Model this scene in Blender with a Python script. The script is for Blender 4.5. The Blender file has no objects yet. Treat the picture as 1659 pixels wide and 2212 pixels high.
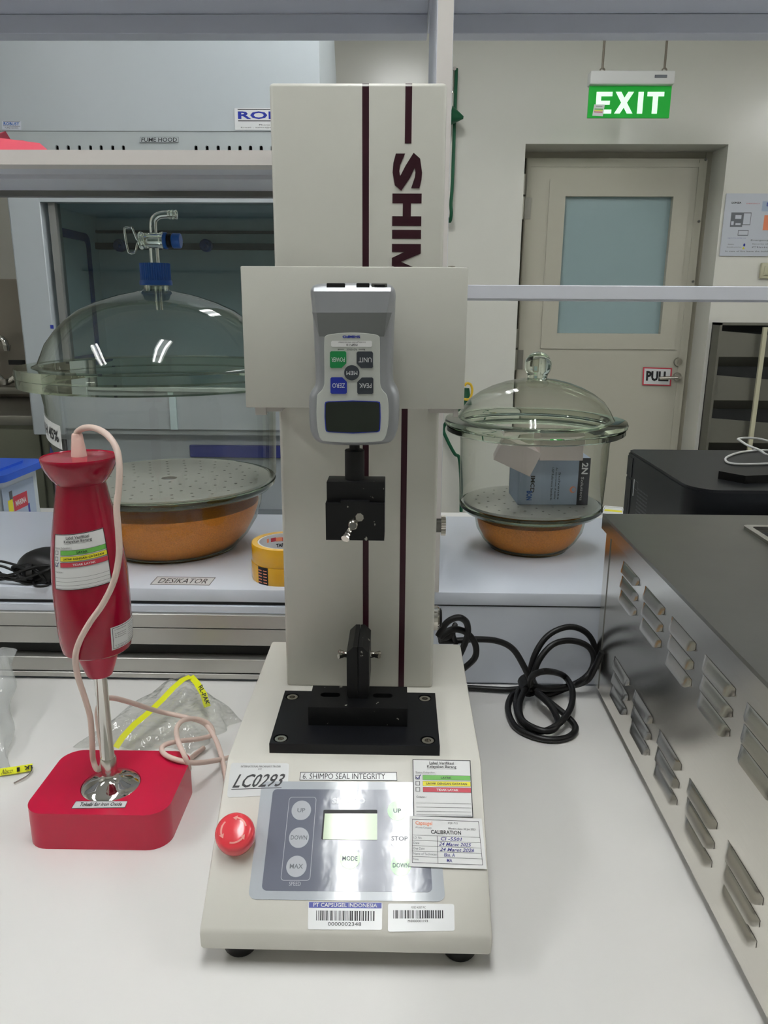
import bpy, bmesh, math, random
from mathutils import Vector, Matrix
from mathutils.geometry import tessellate_polygon
random.seed(7)
C = bpy.context.scene.collection

# ------------------------------------------------------------------ camera
FPX, CX, CY, HZ = 1660.0, 829.5, 1106.0, 1.32
RM = (Matrix.Rotation(math.radians(1.1), 3, 'Z') @ Matrix.Rotation(math.radians(75), 3, 'X')
      @ Matrix.Rotation(math.radians(.35), 3, 'Z'))
cd = bpy.data.cameras.new('camera'); cam = bpy.data.objects.new('camera', cd); C.objects.link(cam)
cd.sensor_fit = 'VERTICAL'; cd.sensor_height = 36; cd.lens = FPX / 2212 * 36; cd.clip_start = .02; cd.clip_end = 50
cam.matrix_world = Matrix.Translation((0, 0, HZ)) @ RM.to_4x4()
bpy.context.scene.camera = cam
# ------------------------------------------------------------------ world, exposure, lamp level
w = bpy.data.worlds.new('world'); bpy.context.scene.world = w; w.use_nodes = True
w.node_tree.nodes['Background'].inputs[0].default_value = (.9, .95, 1, 1)
w.node_tree.nodes['Background'].inputs[1].default_value = .15
vs = bpy.context.scene.view_settings
vs.view_transform = 'Standard'; vs.look = 'None'; vs.gamma = 1; vs.use_curve_mapping = False
vs.exposure = 0.0
TUBE, TUBE_REAR, TUBE_SIDE = 28.5, 30.0, 21.0     # brightness of the fluorescent tubes: over the worktop, near the exit, side rows
EXITLIGHT = 1.0

# ------------------------------------------------------------------ helpers
def ray(x, y): return RM @ Vector(((x - CX) / FPX, (CY - y) / FPX, -1))
def pt(x, y, Y=None, Z=None, X=None):
    d = ray(x, y)
    t = Y / d.y if Y is not None else ((Z - HZ) / d.z if Z is not None else X / d.x)
    return Vector((d.x * t, d.y * t, d.z * t + HZ))
def hit(x, y, p0, n):
    d = ray(x, y); o = Vector((0, 0, HZ)); p0 = Vector(p0); n = Vector(n)
    return o + d * ((p0 - o).dot(n) / d.dot(n))

def lin(c): return tuple(((v / 255) / 12.92 if v / 255 <= .04045 else ((v / 255 + .055) / 1.055) ** 2.4) for v in c)
MATS = {}
def mat(name, rgb=(200, 200, 200), rough=.5, metal=0., noise=0., nscale=40., bump=0., bscale=200., spec=.5, emit=0., coat=0., chips=None, stretch=None, bdist=.001):
    if name in MATS: return MATS[name]
    m = bpy.data.materials.new(name); MATS[name] = m; m.use_nodes = True
    nt = m.node_tree; b = nt.nodes['Principled BSDF']; L = nt.links
    col = lin(rgb) + (1,)
    b.inputs['Base Color'].default_value = col; b.inputs['Roughness'].default_value = rough
    b.inputs['Metallic'].default_value = metal; b.inputs['Specular IOR Level'].default_value = spec
    b.inputs['Coat Weight'].default_value = coat; b.inputs['Coat Roughness'].default_value = .08
    if emit: b.inputs['Emission Color'].default_value = col; b.inputs['Emission Strength'].default_value = emit
    if noise or bump or chips:
        tc = nt.nodes.new('ShaderNodeTexCoord'); mp = nt.nodes.new('ShaderNodeMapping'); L.new(tc.outputs['Object'], mp.inputs[0])
        if stretch: mp.inputs['Scale'].default_value = stretch
    if noise:
        n = nt.nodes.new('ShaderNodeTexNoise'); n.inputs['Scale'].default_value = nscale; n.inputs['Detail'].default_value = 5
        L.new(mp.outputs[0], n.inputs[0])
        mx = nt.nodes.new('ShaderNodeMix'); mx.data_type = 'RGBA'
        mx.inputs[6].default_value = tuple(c * (1 - noise) for c in col[:3]) + (1,)
        mx.inputs[7].default_value = tuple(min(1, c * (1 + noise)) for c in col[:3]) + (1,)
        L.new(n.outputs[0], mx.inputs[0]); L.new(mx.outputs[2], b.inputs['Base Color'])
        src = mx.outputs[2]
    if chips:
        n = nt.nodes.new('ShaderNodeTexNoise'); n.inputs['Scale'].default_value = 130; n.inputs['Detail'].default_value = 3
        L.new(mp.outputs[0], n.inputs[0])
        r = nt.nodes.new('ShaderNodeValToRGB'); r.color_ramp.elements[0].position = chips; r.color_ramp.elements[1].position = chips + .01
        r.color_ramp.elements[0].color = col; r.color_ramp.elements[1].color = lin((150, 150, 140)) + (1,)
        L.new(n.outputs[0], r.inputs[0]); L.new(r.outputs[0], b.inputs['Base Color'])
    if bump:
        n = nt.nodes.new('ShaderNodeTexNoise'); n.inputs['Scale'].default_value = bscale; n.inputs['Detail'].default_value = 3
        L.new(mp.outputs[0], n.inputs[0])
        bp = nt.nodes.new('ShaderNodeBump'); bp.inputs['Strength'].default_value = bump; bp.inputs['Distance'].default_value = bdist
        L.new(n.outputs[0], bp.inputs['Height']); L.new(bp.outputs[0], b.inputs['Normal'])
    return m
def thin_glass(name, tint, edge, spec=1.0, bump=0, bscale=30, haze=0.):
    """thin-walled glass: straight-through transmission tinted more at grazing angles, plus a fresnel mirror coat"""
    m = bpy.data.materials.new(name); MATS[name] = m; m.use_nodes = True; nt = m.node_tree; L = nt.links
    nt.nodes.remove(nt.nodes['Principled BSDF']); out = nt.nodes['Material Output']
    tr = nt.nodes.new('ShaderNodeBsdfTransparent'); gl = nt.nodes.new('ShaderNodeBsdfGlossy'); gl.inputs['Roughness'].default_value = .02
    lw = nt.nodes.new('ShaderNodeLayerWeight'); lw.inputs[0].default_value = .5
    mx = nt.nodes.new('ShaderNodeMix'); mx.data_type = 'RGBA'; mx.inputs[6].default_value = lin(tint) + (1,); mx.inputs[7].default_value = lin(edge) + (1,)
    pw = nt.nodes.new('ShaderNodeMath'); pw.operation = 'POWER'; pw.inputs[1].default_value = 2.4
    L.new(lw.outputs['Facing'], pw.inputs[0]); L.new(pw.outputs[0], mx.inputs[0]); L.new(mx.outputs[2], tr.inputs[0])
    fr = nt.nodes.new('ShaderNodeLayerWeight'); fr.inputs[0].default_value = .5          # 1 - cos(angle): Schlick reflectance, same from both sides
    p5 = nt.nodes.new('ShaderNodeMath'); p5.operation = 'POWER'; p5.inputs[1].default_value = 5; L.new(fr.outputs['Facing'], p5.inputs[0])
    ml = nt.nodes.new('ShaderNodeMath'); ml.operation = 'MULTIPLY_ADD'; ml.inputs[1].default_value = .8; ml.inputs[2].default_value = .045 * spec; ml.use_clamp = True; L.new(p5.outputs[0], ml.inputs[0])
    ms = nt.nodes.new('ShaderNodeMixShader'); L.new(ml.outputs[0], ms.inputs[0]); L.new(gl.outputs[0], ms.inputs[2])
    if haze:
        df = nt.nodes.new('ShaderNodeBsdfDiffuse'); df.inputs[0].default_value = (.8, .82, .82, 1)
        m2 = nt.nodes.new('ShaderNodeMixShader'); m2.inputs[0].default_value = haze
        L.new(tr.outputs[0], m2.inputs[1]); L.new(df.outputs[0], m2.inputs[2]); L.new(m2.outputs[0], ms.inputs[1])
    else: L.new(tr.outputs[0], ms.inputs[1])
    L.new(ms.outputs[0], out.inputs[0])
    if bump:
        tc = nt.nodes.new('ShaderNodeTexCoord'); n = nt.nodes.new('ShaderNodeTexNoise'); n.inputs['Scale'].default_value = bscale; n.inputs['Detail'].default_value = 2
        L.new(tc.outputs['Object'], n.inputs[0]); bp = nt.nodes.new('ShaderNodeBump'); bp.inputs['Strength'].default_value = bump; bp.inputs['Distance'].default_value = .01
        L.new(n.outputs[0], bp.inputs['Height'])
        for q in (gl, fr, lw): L.new(bp.outputs[0], q.inputs['Normal'])
    return m
def real_glass(name, rgb, rough=0., ior=1.47):
    m = bpy.data.materials.new(name); MATS[name] = m; m.use_nodes = True; nt = m.node_tree
    nt.nodes.remove(nt.nodes['Principled BSDF']); g = nt.nodes.new('ShaderNodeBsdfGlass')
    g.inputs['Color'].default_value = lin(rgb) + (1,); g.inputs['Roughness'].default_value = rough; g.inputs['IOR'].default_value = ior
    nt.links.new(g.outputs[0], nt.nodes['Material Output'].inputs[0]); return m

# ---- materials
M_wall = mat('wall_paint', (228, 227, 218), .22, noise=.03, nscale=3, bump=.25, bscale=5, bdist=.004)
M_ceil = mat('ceiling_paint', (225, 225, 222), .7)
M_floor = mat('floor_vinyl', (150, 152, 148), .35, noise=.08, nscale=20)
M_desk = mat('desk_laminate', (235, 234, 231), .3, noise=.012, nscale=6, bump=.08, bscale=900, bdist=.0002)
M_ledge = mat('blue_white_laminate', (206, 212, 222), .32, noise=.02, nscale=8)
M_rack = mat('rack_coat', (205, 208, 216), .42)
M_rackw = mat('rack_coat_warm', (212, 208, 204), .42)
M_alu = mat('aluminium', (176, 175, 170), .38, metal=.75, bump=.05, bscale=400, stretch=(1, 60, 60), bdist=.0002)
M_alud = mat('dark_aluminium', (120, 120, 116), .45, metal=.6)
M_gap = mat('dark_fill_and_shade', (38, 40, 40), .7)  # dark for joints, backings and pieces that imitate shade
M_enam = mat('machine_enamel', (199, 199, 190), .34, noise=.015, nscale=60, bump=.18, bscale=1400, bdist=.0002)
M_enamb = mat('base_enamel', (214, 212, 203), .34, noise=.015, nscale=60, bump=.15, bscale=1400, bdist=.0002)
M_maroon = mat('maroon_print', (48, 9, 24), .4, spec=.35)
M_black = mat('black_anodised', (8, 10, 15), .45, spec=.35)
M_chip = mat('black_chipped_paint', (7, 8, 10), .48, chips=.695, spec=.35)
M_rubber = mat('black_rubber', (10, 10, 12), .42, spec=.4)
M_steel = mat('bright_steel', (196, 192, 184), .2, metal=1)
M_gauge = mat('gauge_silver', (146, 149, 152), .36, metal=.3, noise=.02, nscale=300)
M_gplate = mat('gauge_face', (186, 190, 184), .42)
M_gshade = mat('gauge_silver_shaded', (124, 127, 128), .5, metal=.2)
M_lcdd = mat('dark_display', (22, 32, 24), .22)
M_blue = mat('blue_print', (24, 44, 150), .35)
M_green = mat('green_key', (10, 128, 66), .35)
M_key = mat('charcoal_key', (48, 54, 62), .35)
M_txtw = mat('pale_print', (214, 218, 218), .4)
M_txtk = mat('black_print', (22, 22, 26), .5)
M_txtg = mat('grey_print', (104, 108, 114), .5)
M_paper = mat('white_label_paper', (224, 225, 224), .45)
M_paperg = mat('glossy_label', (218, 220, 220), .22)
M_lgreen = mat('label_green', (104, 178, 78), .5)
M_lyel = mat('label_yellow', (232, 222, 48), .5)
M_lred = mat('label_red', (196, 58, 74), .5)
M_orange = mat('orange_print', (236, 140, 100), .5)
M_ink = mat('blue_ink', (44, 40, 130), .5)
M_film = mat('panel_film', (182, 188, 194), .07, coat=.1, bump=.22, bscale=38, bdist=.0008)
M_filmd = mat('panel_dark_film', (112, 116, 130), .07, coat=.1, bump=.22, bscale=38, bdist=.0008)
M_filmb = mat('panel_button_grey', (186, 190, 196), .09, coat=.1, bump=.22, bscale=38, bdist=.0008)
M_filmg = mat('panel_button_green', (72, 176, 30), .09, coat=.1, bump=.22, bscale=38, bdist=.0008)
M_lcd = mat('lcd_glass', (196, 214, 180), .08, coat=.5)
M_red = mat('blender_red', (150, 8, 42), .16, coat=.15, spec=.35)
M_redb = mat('stand_red', (196, 20, 62), .28)
M_redm = mat('blender_cone_red', (176, 28, 62), .4)
M_estop = mat('stop_button_red', (226, 62, 72), .22, coat=.4)
M_estopa = mat('stop_arrow', (232, 150, 140), .4)
M_chrome = mat('chrome', (215, 213, 208), .06, metal=1)
M_cord = mat('cream_cord', (222, 200, 188), .45, noise=.08, nscale=60)
M_strain = mat('cream_strain_relief', (232, 196, 184), .45)
M_gel = mat('orange_silica_gel', (236, 140, 34), .6, noise=.35, nscale=420, bump=.8, bscale=420, bdist=.002)
M_gel2 = mat('orange_silica_gel_coarse', (222, 120, 28), .6, noise=.35, nscale=420, bump=.8, bscale=420, bdist=.002)
M_plate = mat('desiccator_plate', (176, 176, 168), .4, metal=.25)
M_hole = mat('hole_dark', (74, 76, 74), .7)
M_cap = mat('blue_cap', (20, 84, 168), .38)
M_tape = mat('yellow_tape', (214, 160, 12), .25, coat=.4, noise=.08, nscale=30)
M_taped = mat('tape_side', (232, 186, 92), .4)
M_box = mat('white_cardboard', (224, 212, 206), .7)
M_boxb = mat('blue_grey_box', (168, 184, 206), .55)
M_hood = mat('hood_coat', (176, 184, 188), .35, noise=.015, nscale=5)
M_hoodb = mat('hood_band', (172, 180, 181), .4)
M_hoodi = mat('hood_interior', (196, 216, 218), .5)
M_hoodf = mat('hood_frame_grey', (132, 134, 132), .45, metal=.3)
M_pipe = mat('dark_pipe', (48, 62, 66), .5)
M_blued = mat('blue_moulding', (24, 62, 130), .5)
M_strip = mat('blue_handle_strip', (52, 60, 130), .5)
M_oven = mat('oven_steel', (222, 219, 211), .2, metal=1, bump=.12, bscale=90, stretch=(1, 1, 40), bdist=.0004, noise=.06, nscale=30)
M_oventop = mat('oven_top_steel', (150, 149, 142), .36, metal=1, noise=.08, nscale=18, bump=.1, bscale=300, bdist=.0003)
M_printer = mat('printer_black', (15, 18, 22), .45, spec=.3)
M_printert = mat('printer_top', (26, 28, 30), .4, spec=.35)
M_tray = mat('tray_steel', (148, 146, 138), .35, metal=.8)
M_traydk = mat('dark_tray_steel', (118, 117, 108), .4, metal=.6)  # darker steel for the rack's frame and trays
M_door = mat('door_cream', (186, 183, 168), .42)
M_doorf = mat('door_reveal', (170, 166, 150), .5)
M_frost = mat('frosted_pane', (150, 172, 174), .22, noise=.05, nscale=2.5)
M_exit = mat('exit_green', (0, 150, 40), .5, emit=.35 * EXITLIGHT)
M_exitw = mat('exit_white', (225, 250, 230), .5, emit=.6 * EXITLIGHT)
M_plasw = mat('white_plastic', (216, 217, 214), .4)
M_cream = mat('switch_cream', (196, 193, 165), .4)
M_poster = mat('poster_paper', (200, 205, 214), .4)
M_gcable = mat('green_cable', (8, 88, 56), .5)
M_ycable = mat('yellow_cord', (224, 186, 40), .5)
M_redbag = mat('red_plastic_bag', (214, 84, 100), .4)
M_lidblue = mat('blue_lid', (40, 92, 206), .4)
M_tub = mat('translucent_tub', (196, 206, 212), .35)
M_brown = mat('splash_steel', (132, 126, 116), .35, metal=.5)
M_olive = mat('drawer_olive', (120, 122, 106), .45, metal=.3)
M_slate = mat('slate_plastic', (86, 92, 98), .5)
M_rod = mat('rod_grey', (120, 112, 98), .6)
M_yfilm = mat('yellow_wire_tab', (222, 226, 20), .4)
M_tube = mat('lamp_tube_light', (250, 250, 250), .5, emit=TUBE)
M_tuber = mat('lamp_tube_light_rear', (250, 250, 250), .5, emit=TUBE_REAR)
M_tubes = mat('lamp_tube_light_side', (250, 250, 250), .5, emit=TUBE_SIDE)
M_refl = mat('lamp_reflector', (235, 238, 238), .3)
G_jar = thin_glass('jar_glass', (251, 252, 250), (196, 201, 186), bump=.06, bscale=9)
G_sash = thin_glass('sash_glass', (236, 241, 241), (190, 205, 206))
G_film = thin_glass('bag_film', (253, 253, 252), (226, 230, 228), spec=1.6, haze=.03, bump=.7, bscale=45)
G_bagw = thin_glass('bag_film_white', (250, 251, 250), (226, 230, 228), spec=1.0, haze=.28)
G_solid = real_glass('solid_glass', (243, 247, 240))
G_clear = real_glass('clear_glass', (245, 248, 245))

# ---- mesh builder (world coordinates)
class MB:
    def __init__(s): s.v = []; s.f = []; s.sm = []
    def add(s, vs_, fs, smooth=False):
        o = len(s.v); s.v += [Vector(v) for v in vs_]; s.f += [tuple(i + o for i in f) for f in fs]; s.sm += [smooth] * len(fs); return s
    def quad(s, a, b, c, d): return s.add([a, b, c, d], [(0, 1, 2, 3)])
    def box(s, x0, x1, y0, y1, z0, z1, bev=0., seg=2, M=None):
        if x0 > x1: x0, x1 = x1, x0
        if y0 > y1: y0, y1 = y1, y0
        if z0 > z1: z0, z1 = z1, z0
        bm = bmesh.new(); bmesh.ops.create_cube(bm, size=1)
        for v in bm.verts: v.co = Vector((x0 + (v.co.x + .5) * (x1 - x0), y0 + (v.co.y + .5) * (y1 - y0), z0 + (v.co.z + .5) * (z1 - z0)))
        if bev: bmesh.ops.bevel(bm, geom=bm.edges[:], offset=bev, segments=seg, affect='EDGES', profile=.5)
        return s.bm(bm, M, bool(bev))
    def bm(s, bm, M=None, smooth=False):
        bm.verts.index_update()
        s.add([(M @ v.co if M else v.co.copy()) for v in bm.verts], [tuple(v.index for v in f.verts) for f in bm.faces], smooth); bm.free(); return s
    def lathe(s, prof, c=(0, 0, 0), seg=48, M=None, cap0=False, cap1=False, a0=0, a1=None):
        """prof: (r, z) pairs round +Z through c"""
        full = a1 is None; a1 = 2 * math.pi if full else a1
        n = seg if full else seg + 1; V = []
        for r, z in prof:
            for i in range(n):
                a = a0 + (a1 - a0) * i / seg; p = Vector((r * math.cos(a), r * math.sin(a), z))
                V.append((M @ p if M else p) + Vector(c))
        F = []
        for j in range(len(prof) - 1):
            for i in range(n if full else n - 1):
                k = (i + 1) % n; F.append((j * n + i, j * n + k, (j + 1) * n + k, (j + 1) * n + i))
        if cap0: F.append(tuple(range(n))[::-1])
        if cap1: F.append(tuple((len(prof) - 1) * n + i for i in range(n)))
        return s.add(V, F, True)
    def cyl(s, a, b, r, r2=None, seg=24, bev=0):
        a, b = Vector(a), Vector(b); d = b - a; h = d.length; q = d.to_track_quat('Z', 'Y').to_matrix(); r2 = r if r2 is None else r2
        if bev: pr = [(1e-5, 0), (r - bev, 0), (r, bev), (r2, h - bev), (r2 - bev, h), (1e-5, h)]
        else: pr = [(1e-5, 0), (r, 0), (r2, h), (1e-5, h)]
        return s.lathe(pr, a, seg, q)
    def ring(s, a, b, r, ri, seg=24):
        a, b = Vector(a), Vector(b); d = b - a; h = d.length; q = d.to_track_quat('Z', 'Y').to_matrix()
        return s.lathe([(ri, 0), (r, 0), (r, h), (ri, h), (ri, 0)], a, seg, q)
    def tube(s, pts, r, seg=10, sub=6, closed=False, cap=True):
        P = [Vector(p) for p in pts]; n = len(P); Q = []
        if sub > 1:
            rng = range(n if closed else n - 1)
            for i in rng:
                g = (lambda k: P[k % n]) if closed else (lambda k: P[max(0, min(n - 1, k))])
                p0, p1, p2, p3 = g(i - 1), g(i), g(i + 1), g(i + 2)
                for k in range(sub):
                    t = k / sub
                    Q.append(.5 * ((2 * p1) + (-p0 + p2) * t + (2 * p0 - 5 * p1 + 4 * p2 - p3) * t * t + (-p0 + 3 * p1 - 3 * p2 + p3) * t ** 3))
            if not closed: Q.append(P[-1])
        else: Q = P
        m = len(Q); V = []; up = None
        for i, q in enumerate(Q):
            a = Q[(i - 1) % m] if closed or i else q; b = Q[(i + 1) % m] if closed or i < m - 1 else q
            t = (b - a).normalized() if (b - a).length > 1e-9 else Vector((0, 0, 1))
            if up is None: up = t.orthogonal().normalized()
            up = (up - t * up.dot(t)).normalized(); sd = t.cross(up)
            rr = r[min(len(r) - 1, int(i * len(r) / m))] if isinstance(r, (list, tuple)) else r
            for k in range(seg):
                an = 2 * math.pi * k / seg; V.append(q + (up * math.cos(an) + sd * math.sin(an)) * rr)
        F = []
        for i in range(m if closed else m - 1):
            j = (i + 1) % m
            for k in range(seg):
                l = (k + 1) % seg; F.append((i * seg + k, i * seg + l, j * seg + l, j * seg + k))
        if cap and not closed: F += [tuple(range(seg))[::-1], tuple((m - 1) * seg + k for k in range(seg))]
        return s.add(V, F, True)
    def prism(s, loops, o, u, v, h):
        """loops: outer 2-D loop plus hole loops; plane origin o with axes u, v; thickness vector h"""
        o, u, v, h = Vector(o), Vector(u), Vector(v), Vector(h)
        L3 = [[Vector((a, b, 0)) for a, b in lp] for lp in loops]; flat = [p for lp in L3 for p in lp]
        T = tessellate_polygon(L3) if len(loops) > 1 or len(loops[0]) > 4 else [tuple(range(len(flat)))]
        W = [o + u * p.x + v * p.y for p in flat]; n = len(W)
        nrm = u.cross(v); flip = nrm.dot(h) < 0
        def area(t): 
            a = 0
            for i in range(len(t)): p, q = flat[t[i]], flat[t[(i + 1) % len(t)]]; a += p.x * q.y - q.x * p.y
            return a
        T = [t if area(t) > 0 else tuple(t)[::-1] for t in T]
        F = []
        for t in T:
            F.append(tuple(t)[::-1] if not flip else tuple(t)); b = tuple(i + n for i in t); F.append(b if not flip else b[::-1])
        k = 0
        for lp in L3:
            m = len(lp)
            for i in range(m): F.append((k + i, k + (i + 1) % m, k + (i + 1) % m + n, k + i + n))
            k += m
        return s.add(W + [p + h for p in W], F)
    def build(s, name, m, parent=None, label=None, loc=None, fix=True):
        me = bpy.data.meshes.new(name); root = parent
        while root is not None and root.parent is not None: root = root.parent
        off = Vector(loc) if loc is not None else (root.location.copy() if root else (sum(s.v, Vector()) / max(1, len(s.v)) if s.v else Vector()))
        me.from_pydata([tuple(v - off) for v in s.v], [], s.f)
        me.polygons.foreach_set('use_smooth', s.sm)
        ms = m if isinstance(m, (list, tuple)) else [m]
        for q in ms: me.materials.append(q)
        if fix:
            bm = bmesh.new(); bm.from_mesh(me); bmesh.ops.remove_doubles(bm, verts=bm.verts, dist=1e-6); bmesh.ops.recalc_face_normals(bm, faces=bm.faces); bm.to_mesh(me); bm.free()
        try: me.set_sharp_from_angle(angle=math.radians(38))
        except Exception: pass
        me.update()
        o = bpy.data.objects.new(name, me); C.objects.link(o)
        if parent is None: o.location = off
        else:
            o.parent = parent
            if loc is not None: o.location = off - root.location - (parent.location if parent is not root else Vector())
        if label: o['label'] = label
        return o
def thing(name, label, cat, loc, group=None):
    o = bpy.data.objects.new(name, None); C.objects.link(o); o.location = loc; o.empty_display_size = .02
    return tag(o, label, cat, group)
def tag(o, label, cat, group=None, kind=None):
    o['label'] = label; o['category'] = cat
    if group: o['group'] = group
    if kind: o['kind'] = kind
    return o
def struct(o): o['kind'] = 'structure'; return o
def circ(r, n=24, cx=0, cy=0, a0=0): return [(cx + r * math.cos(a0 + 2 * math.pi * i / n), cy + r * math.sin(a0 + 2 * math.pi * i / n)) for i in range(n)]
def rrect(x0, y0, x1, y1, r, n=5):
    L = []
    for cx, cy, a in ((x1 - r, y0 + r, -90), (x1 - r, y1 - r, 0), (x0 + r, y1 - r, 90), (x0 + r, y0 + r, 180)):
        for i in range(n + 1): t = math.radians(a + 90 * i / n); L.append((cx + r * math.cos(t), cy + r * math.sin(t)))
    return L

# ---- lettering
TX = {}
def textgeo(t, bold=0., res=2):
    k = (t, bold, res)
    if k in TX: return TX[k]
    cu = bpy.data.curves.new('t', 'FONT'); cu.body = t; cu.size = 1; cu.resolution_u = res; cu.offset = bold; cu.fill_mode = 'FRONT'
    o = bpy.data.objects.new('t', cu); C.objects.link(o); bpy.context.view_layer.update()
    me = bpy.data.meshes.new_from_object(o.evaluated_get(bpy.context.evaluated_depsgraph_get()))
    V = [(v.co.x, v.co.y) for v in me.vertices]; F = [tuple(p.vertices) for p in me.polygons]
    bpy.data.objects.remove(o); bpy.data.curves.remove(cu); bpy.data.meshes.remove(me)
    x0 = min(v[0] for v in V); x1 = max(v[0] for v in V); y0 = min(v[1] for v in V); y1 = max(v[1] for v in V)
    TX[k] = ([((x - x0) / (x1 - x0), (y - y0) / (y1 - y0)) for x, y in V], F); return TX[k]
def R(s0, t0, s1, t1, m): return ('R', s0, t0, s1, t1, m)
def T(txt, s0, t0, s1, t1, m, bold=0., rot=0, shear=0.): return ('T', txt, s0, t0, s1, t1, m, bold, rot, shear)
def Pg(pts, m): return ('P', pts, m)
def ring_rects(s0, t0, s1, t1, w, h, m): return [R(s0, t0, s1, t0 + h, m), R(s0, t1 - h, s1, t1, m), R(s0, t0, s0 + w, t1, m), R(s1 - w, t0, s1, t1, m)]
def line(a, b, w, m, asp=1.):
    dx, dy = b[0] - a[0], (b[1] - a[1]) * asp; l = math.hypot(dx, dy); nx, ny = -dy / l * w / 2, dx / l * w / 2 / asp
    return Pg([(a[0] - nx, a[1] - ny), (b[0] - nx, b[1] - ny), (b[0] + nx, b[1] + ny), (a[0] + nx, a[1] + ny)], m)
def prints(fn, els, parent, h=.0001, step=None, name='print'):
    """els drawn over surface fn(s,t,height); one child mesh per colour, layered in order"""
    by = {}; lvl = 0
    for e in els:
        lvl += 1; kq = .16 if step and step > 1 else .03; hh = h * (1 + lvl * kq) if e[0] == 'R' else h * (2.2 + 30 * (kq - .03) + lvl * .03)
        if e[0] == 'R':
            _, s0, t0, s1, t1, m = e; n = max(1, int((step or 1) * abs(s1 - s0) + .99)); n2 = max(1, int((step or 1) * abs(t1 - t0) + .99))
            for i in range(n):
                a, b = s0 + (s1 - s0) * i / n, s0 + (s1 - s0) * (i + 1) / n
                for j in range(n2):
                    c, d = t0 + (t1 - t0) * j / n2, t0 + (t1 - t0) * (j + 1) / n2
                    by.setdefault(m, MB()).quad(fn(a, c, hh), fn(b, c, hh), fn(b, d, hh), fn(a, d, hh))
        elif e[0] == 'P': by.setdefault(e[2], MB()).add([fn(a, b, hh) for a, b in e[1]], [tuple(range(len(e[1])))])
        else:
            _, txt, s0, t0, s1, t1, m, bold, rot, sh = e; V, F = textgeo(txt, bold)
            W = []
            for x, y in V:
                if rot == 180: x, y = 1 - x, 1 - y
                if rot == -90: x, y = y, 1 - x
                W.append(fn(s0 + (s1 - s0) * (x + sh * (y - .5)), t0 + (t1 - t0) * y, hh))
            by.setdefault(m, MB()).add(W, F)
    for m, b in by.items(): b.build(name, m, parent, fix=False)
def bil(c, up):
    """c: corners TL, TR, BR, BL in world space"""
    c = [Vector(p) for p in c]; n = (c[1] - c[0]).cross(c[0] - c[3]).normalized()
    if n.dot(Vector(up)) < 0: n = -n
    return lambda s, t, h=0: (c[3] * (1 - s) + c[2] * s) * (1 - t) + (c[0] * (1 - s) + c[1] * s) * t + n * h
def sticker(name, parent, fn, els, m=None, th=.0003, r=0., asp=1., step=1, label=None):
    b = MB()
    if r:
        lp = rrect(0, 0, 1, asp, r); n = len(lp)
        V = [fn(a, y / asp, 0) for a, y in lp] + [fn(a, y / asp, th) for a, y in lp]
        b.add(V, [tuple(range(n))[::-1], tuple(range(n, 2 * n))] + [(i, (i + 1) % n, (i + 1) % n + n, i + n) for i in range(n)])
    else:
        n = step; V = [fn(i / n, j / n, k * th) for k in (0, 1) for j in range(n + 1) for i in range(n + 1)]; q = (n + 1) ** 2; F = []
        for j in range(n):
            for i in range(n):
                k = j * (n + 1) + i; F += [(k + q, k + 1 + q, k + n + 2 + q, k + n + 1 + q), (k, k + n + 1, k + n + 2, k + 1)]
        rim = list(range(n + 1)) + [j * (n + 1) + n for j in range(1, n + 1)] + [n * (n + 1) + i for i in range(n - 1, -1, -1)] + [j * (n + 1) for j in range(n - 1, 0, -1)]
        F += [(rim[i], rim[(i + 1) % len(rim)], rim[(i + 1) % len(rim)] + q, rim[i] + q) for i in range(len(rim))]
        b.add(V, F, step > 1)
    o = b.build(name, m or M_paper, parent, label)
    prints(lambda s, t, h: fn(s, t, th + h), els, o, step=step)
    return o
def barcode(s0, t0, s1, t1, m, n=46, sd=1):
    rr = random.Random(sd); out = []; x = s0; W = (s1 - s0)
    while x < s1:
        w = W / n * rr.choice((.35, .5, .9, 1.1)); out.append(R(x, t0, min(s1, x + w), t1, m)); x += w + W / n * rr.choice((.4, .5, .9))
    return out
def verif(check):
    k = M_txtk; E = ring_rects(0, 0, 1, 1, .014, .012, k)
    E += [T('Label Verifikasi', .29, .915, .71, .965, k, .01), R(.29, .908, .71, .911, k), T('Kelayakan Barang', .25, .835, .75, .9, k, .01), R(.25, .832, .75, .835, k),
          T('Status Kelayakan :', .05, .745, .4, .78, k), R(.05, .738, .4, .741, k)]
    for i, (c, tx, tm, a, b) in enumerate(((M_lgreen, 'LAYAK', k, .48, .66), (M_lyel, 'LAYAK DENGAN CATATAN', k, .23, .92), (M_lred, 'TIDAK LAYAK', M_paper, .4, .77))):
        y = .635 - i * .107
        E += [R(.172, y, .98, y + .08, c), T(tx, a, y + .02, b, y + .058, tm, .02)] + ring_rects(.168, y - .004, .984, y + .084, .004, .004, k) + ring_rects(.045, y + .005, .12, y + .078, .009, .007, k)
    y = .635 - check * .107
    E += [line((.055, y + .045), (.085, y + .012), .012, M_ink), line((.085, y + .012), (.14, y + .09), .012, M_ink), T('Catatan :', .055, .315, .23, .35, k)]
    for y in (.225, .155, .085, .03): E.append(R(.05, y, .97, y + .004, k))
    return E

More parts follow.
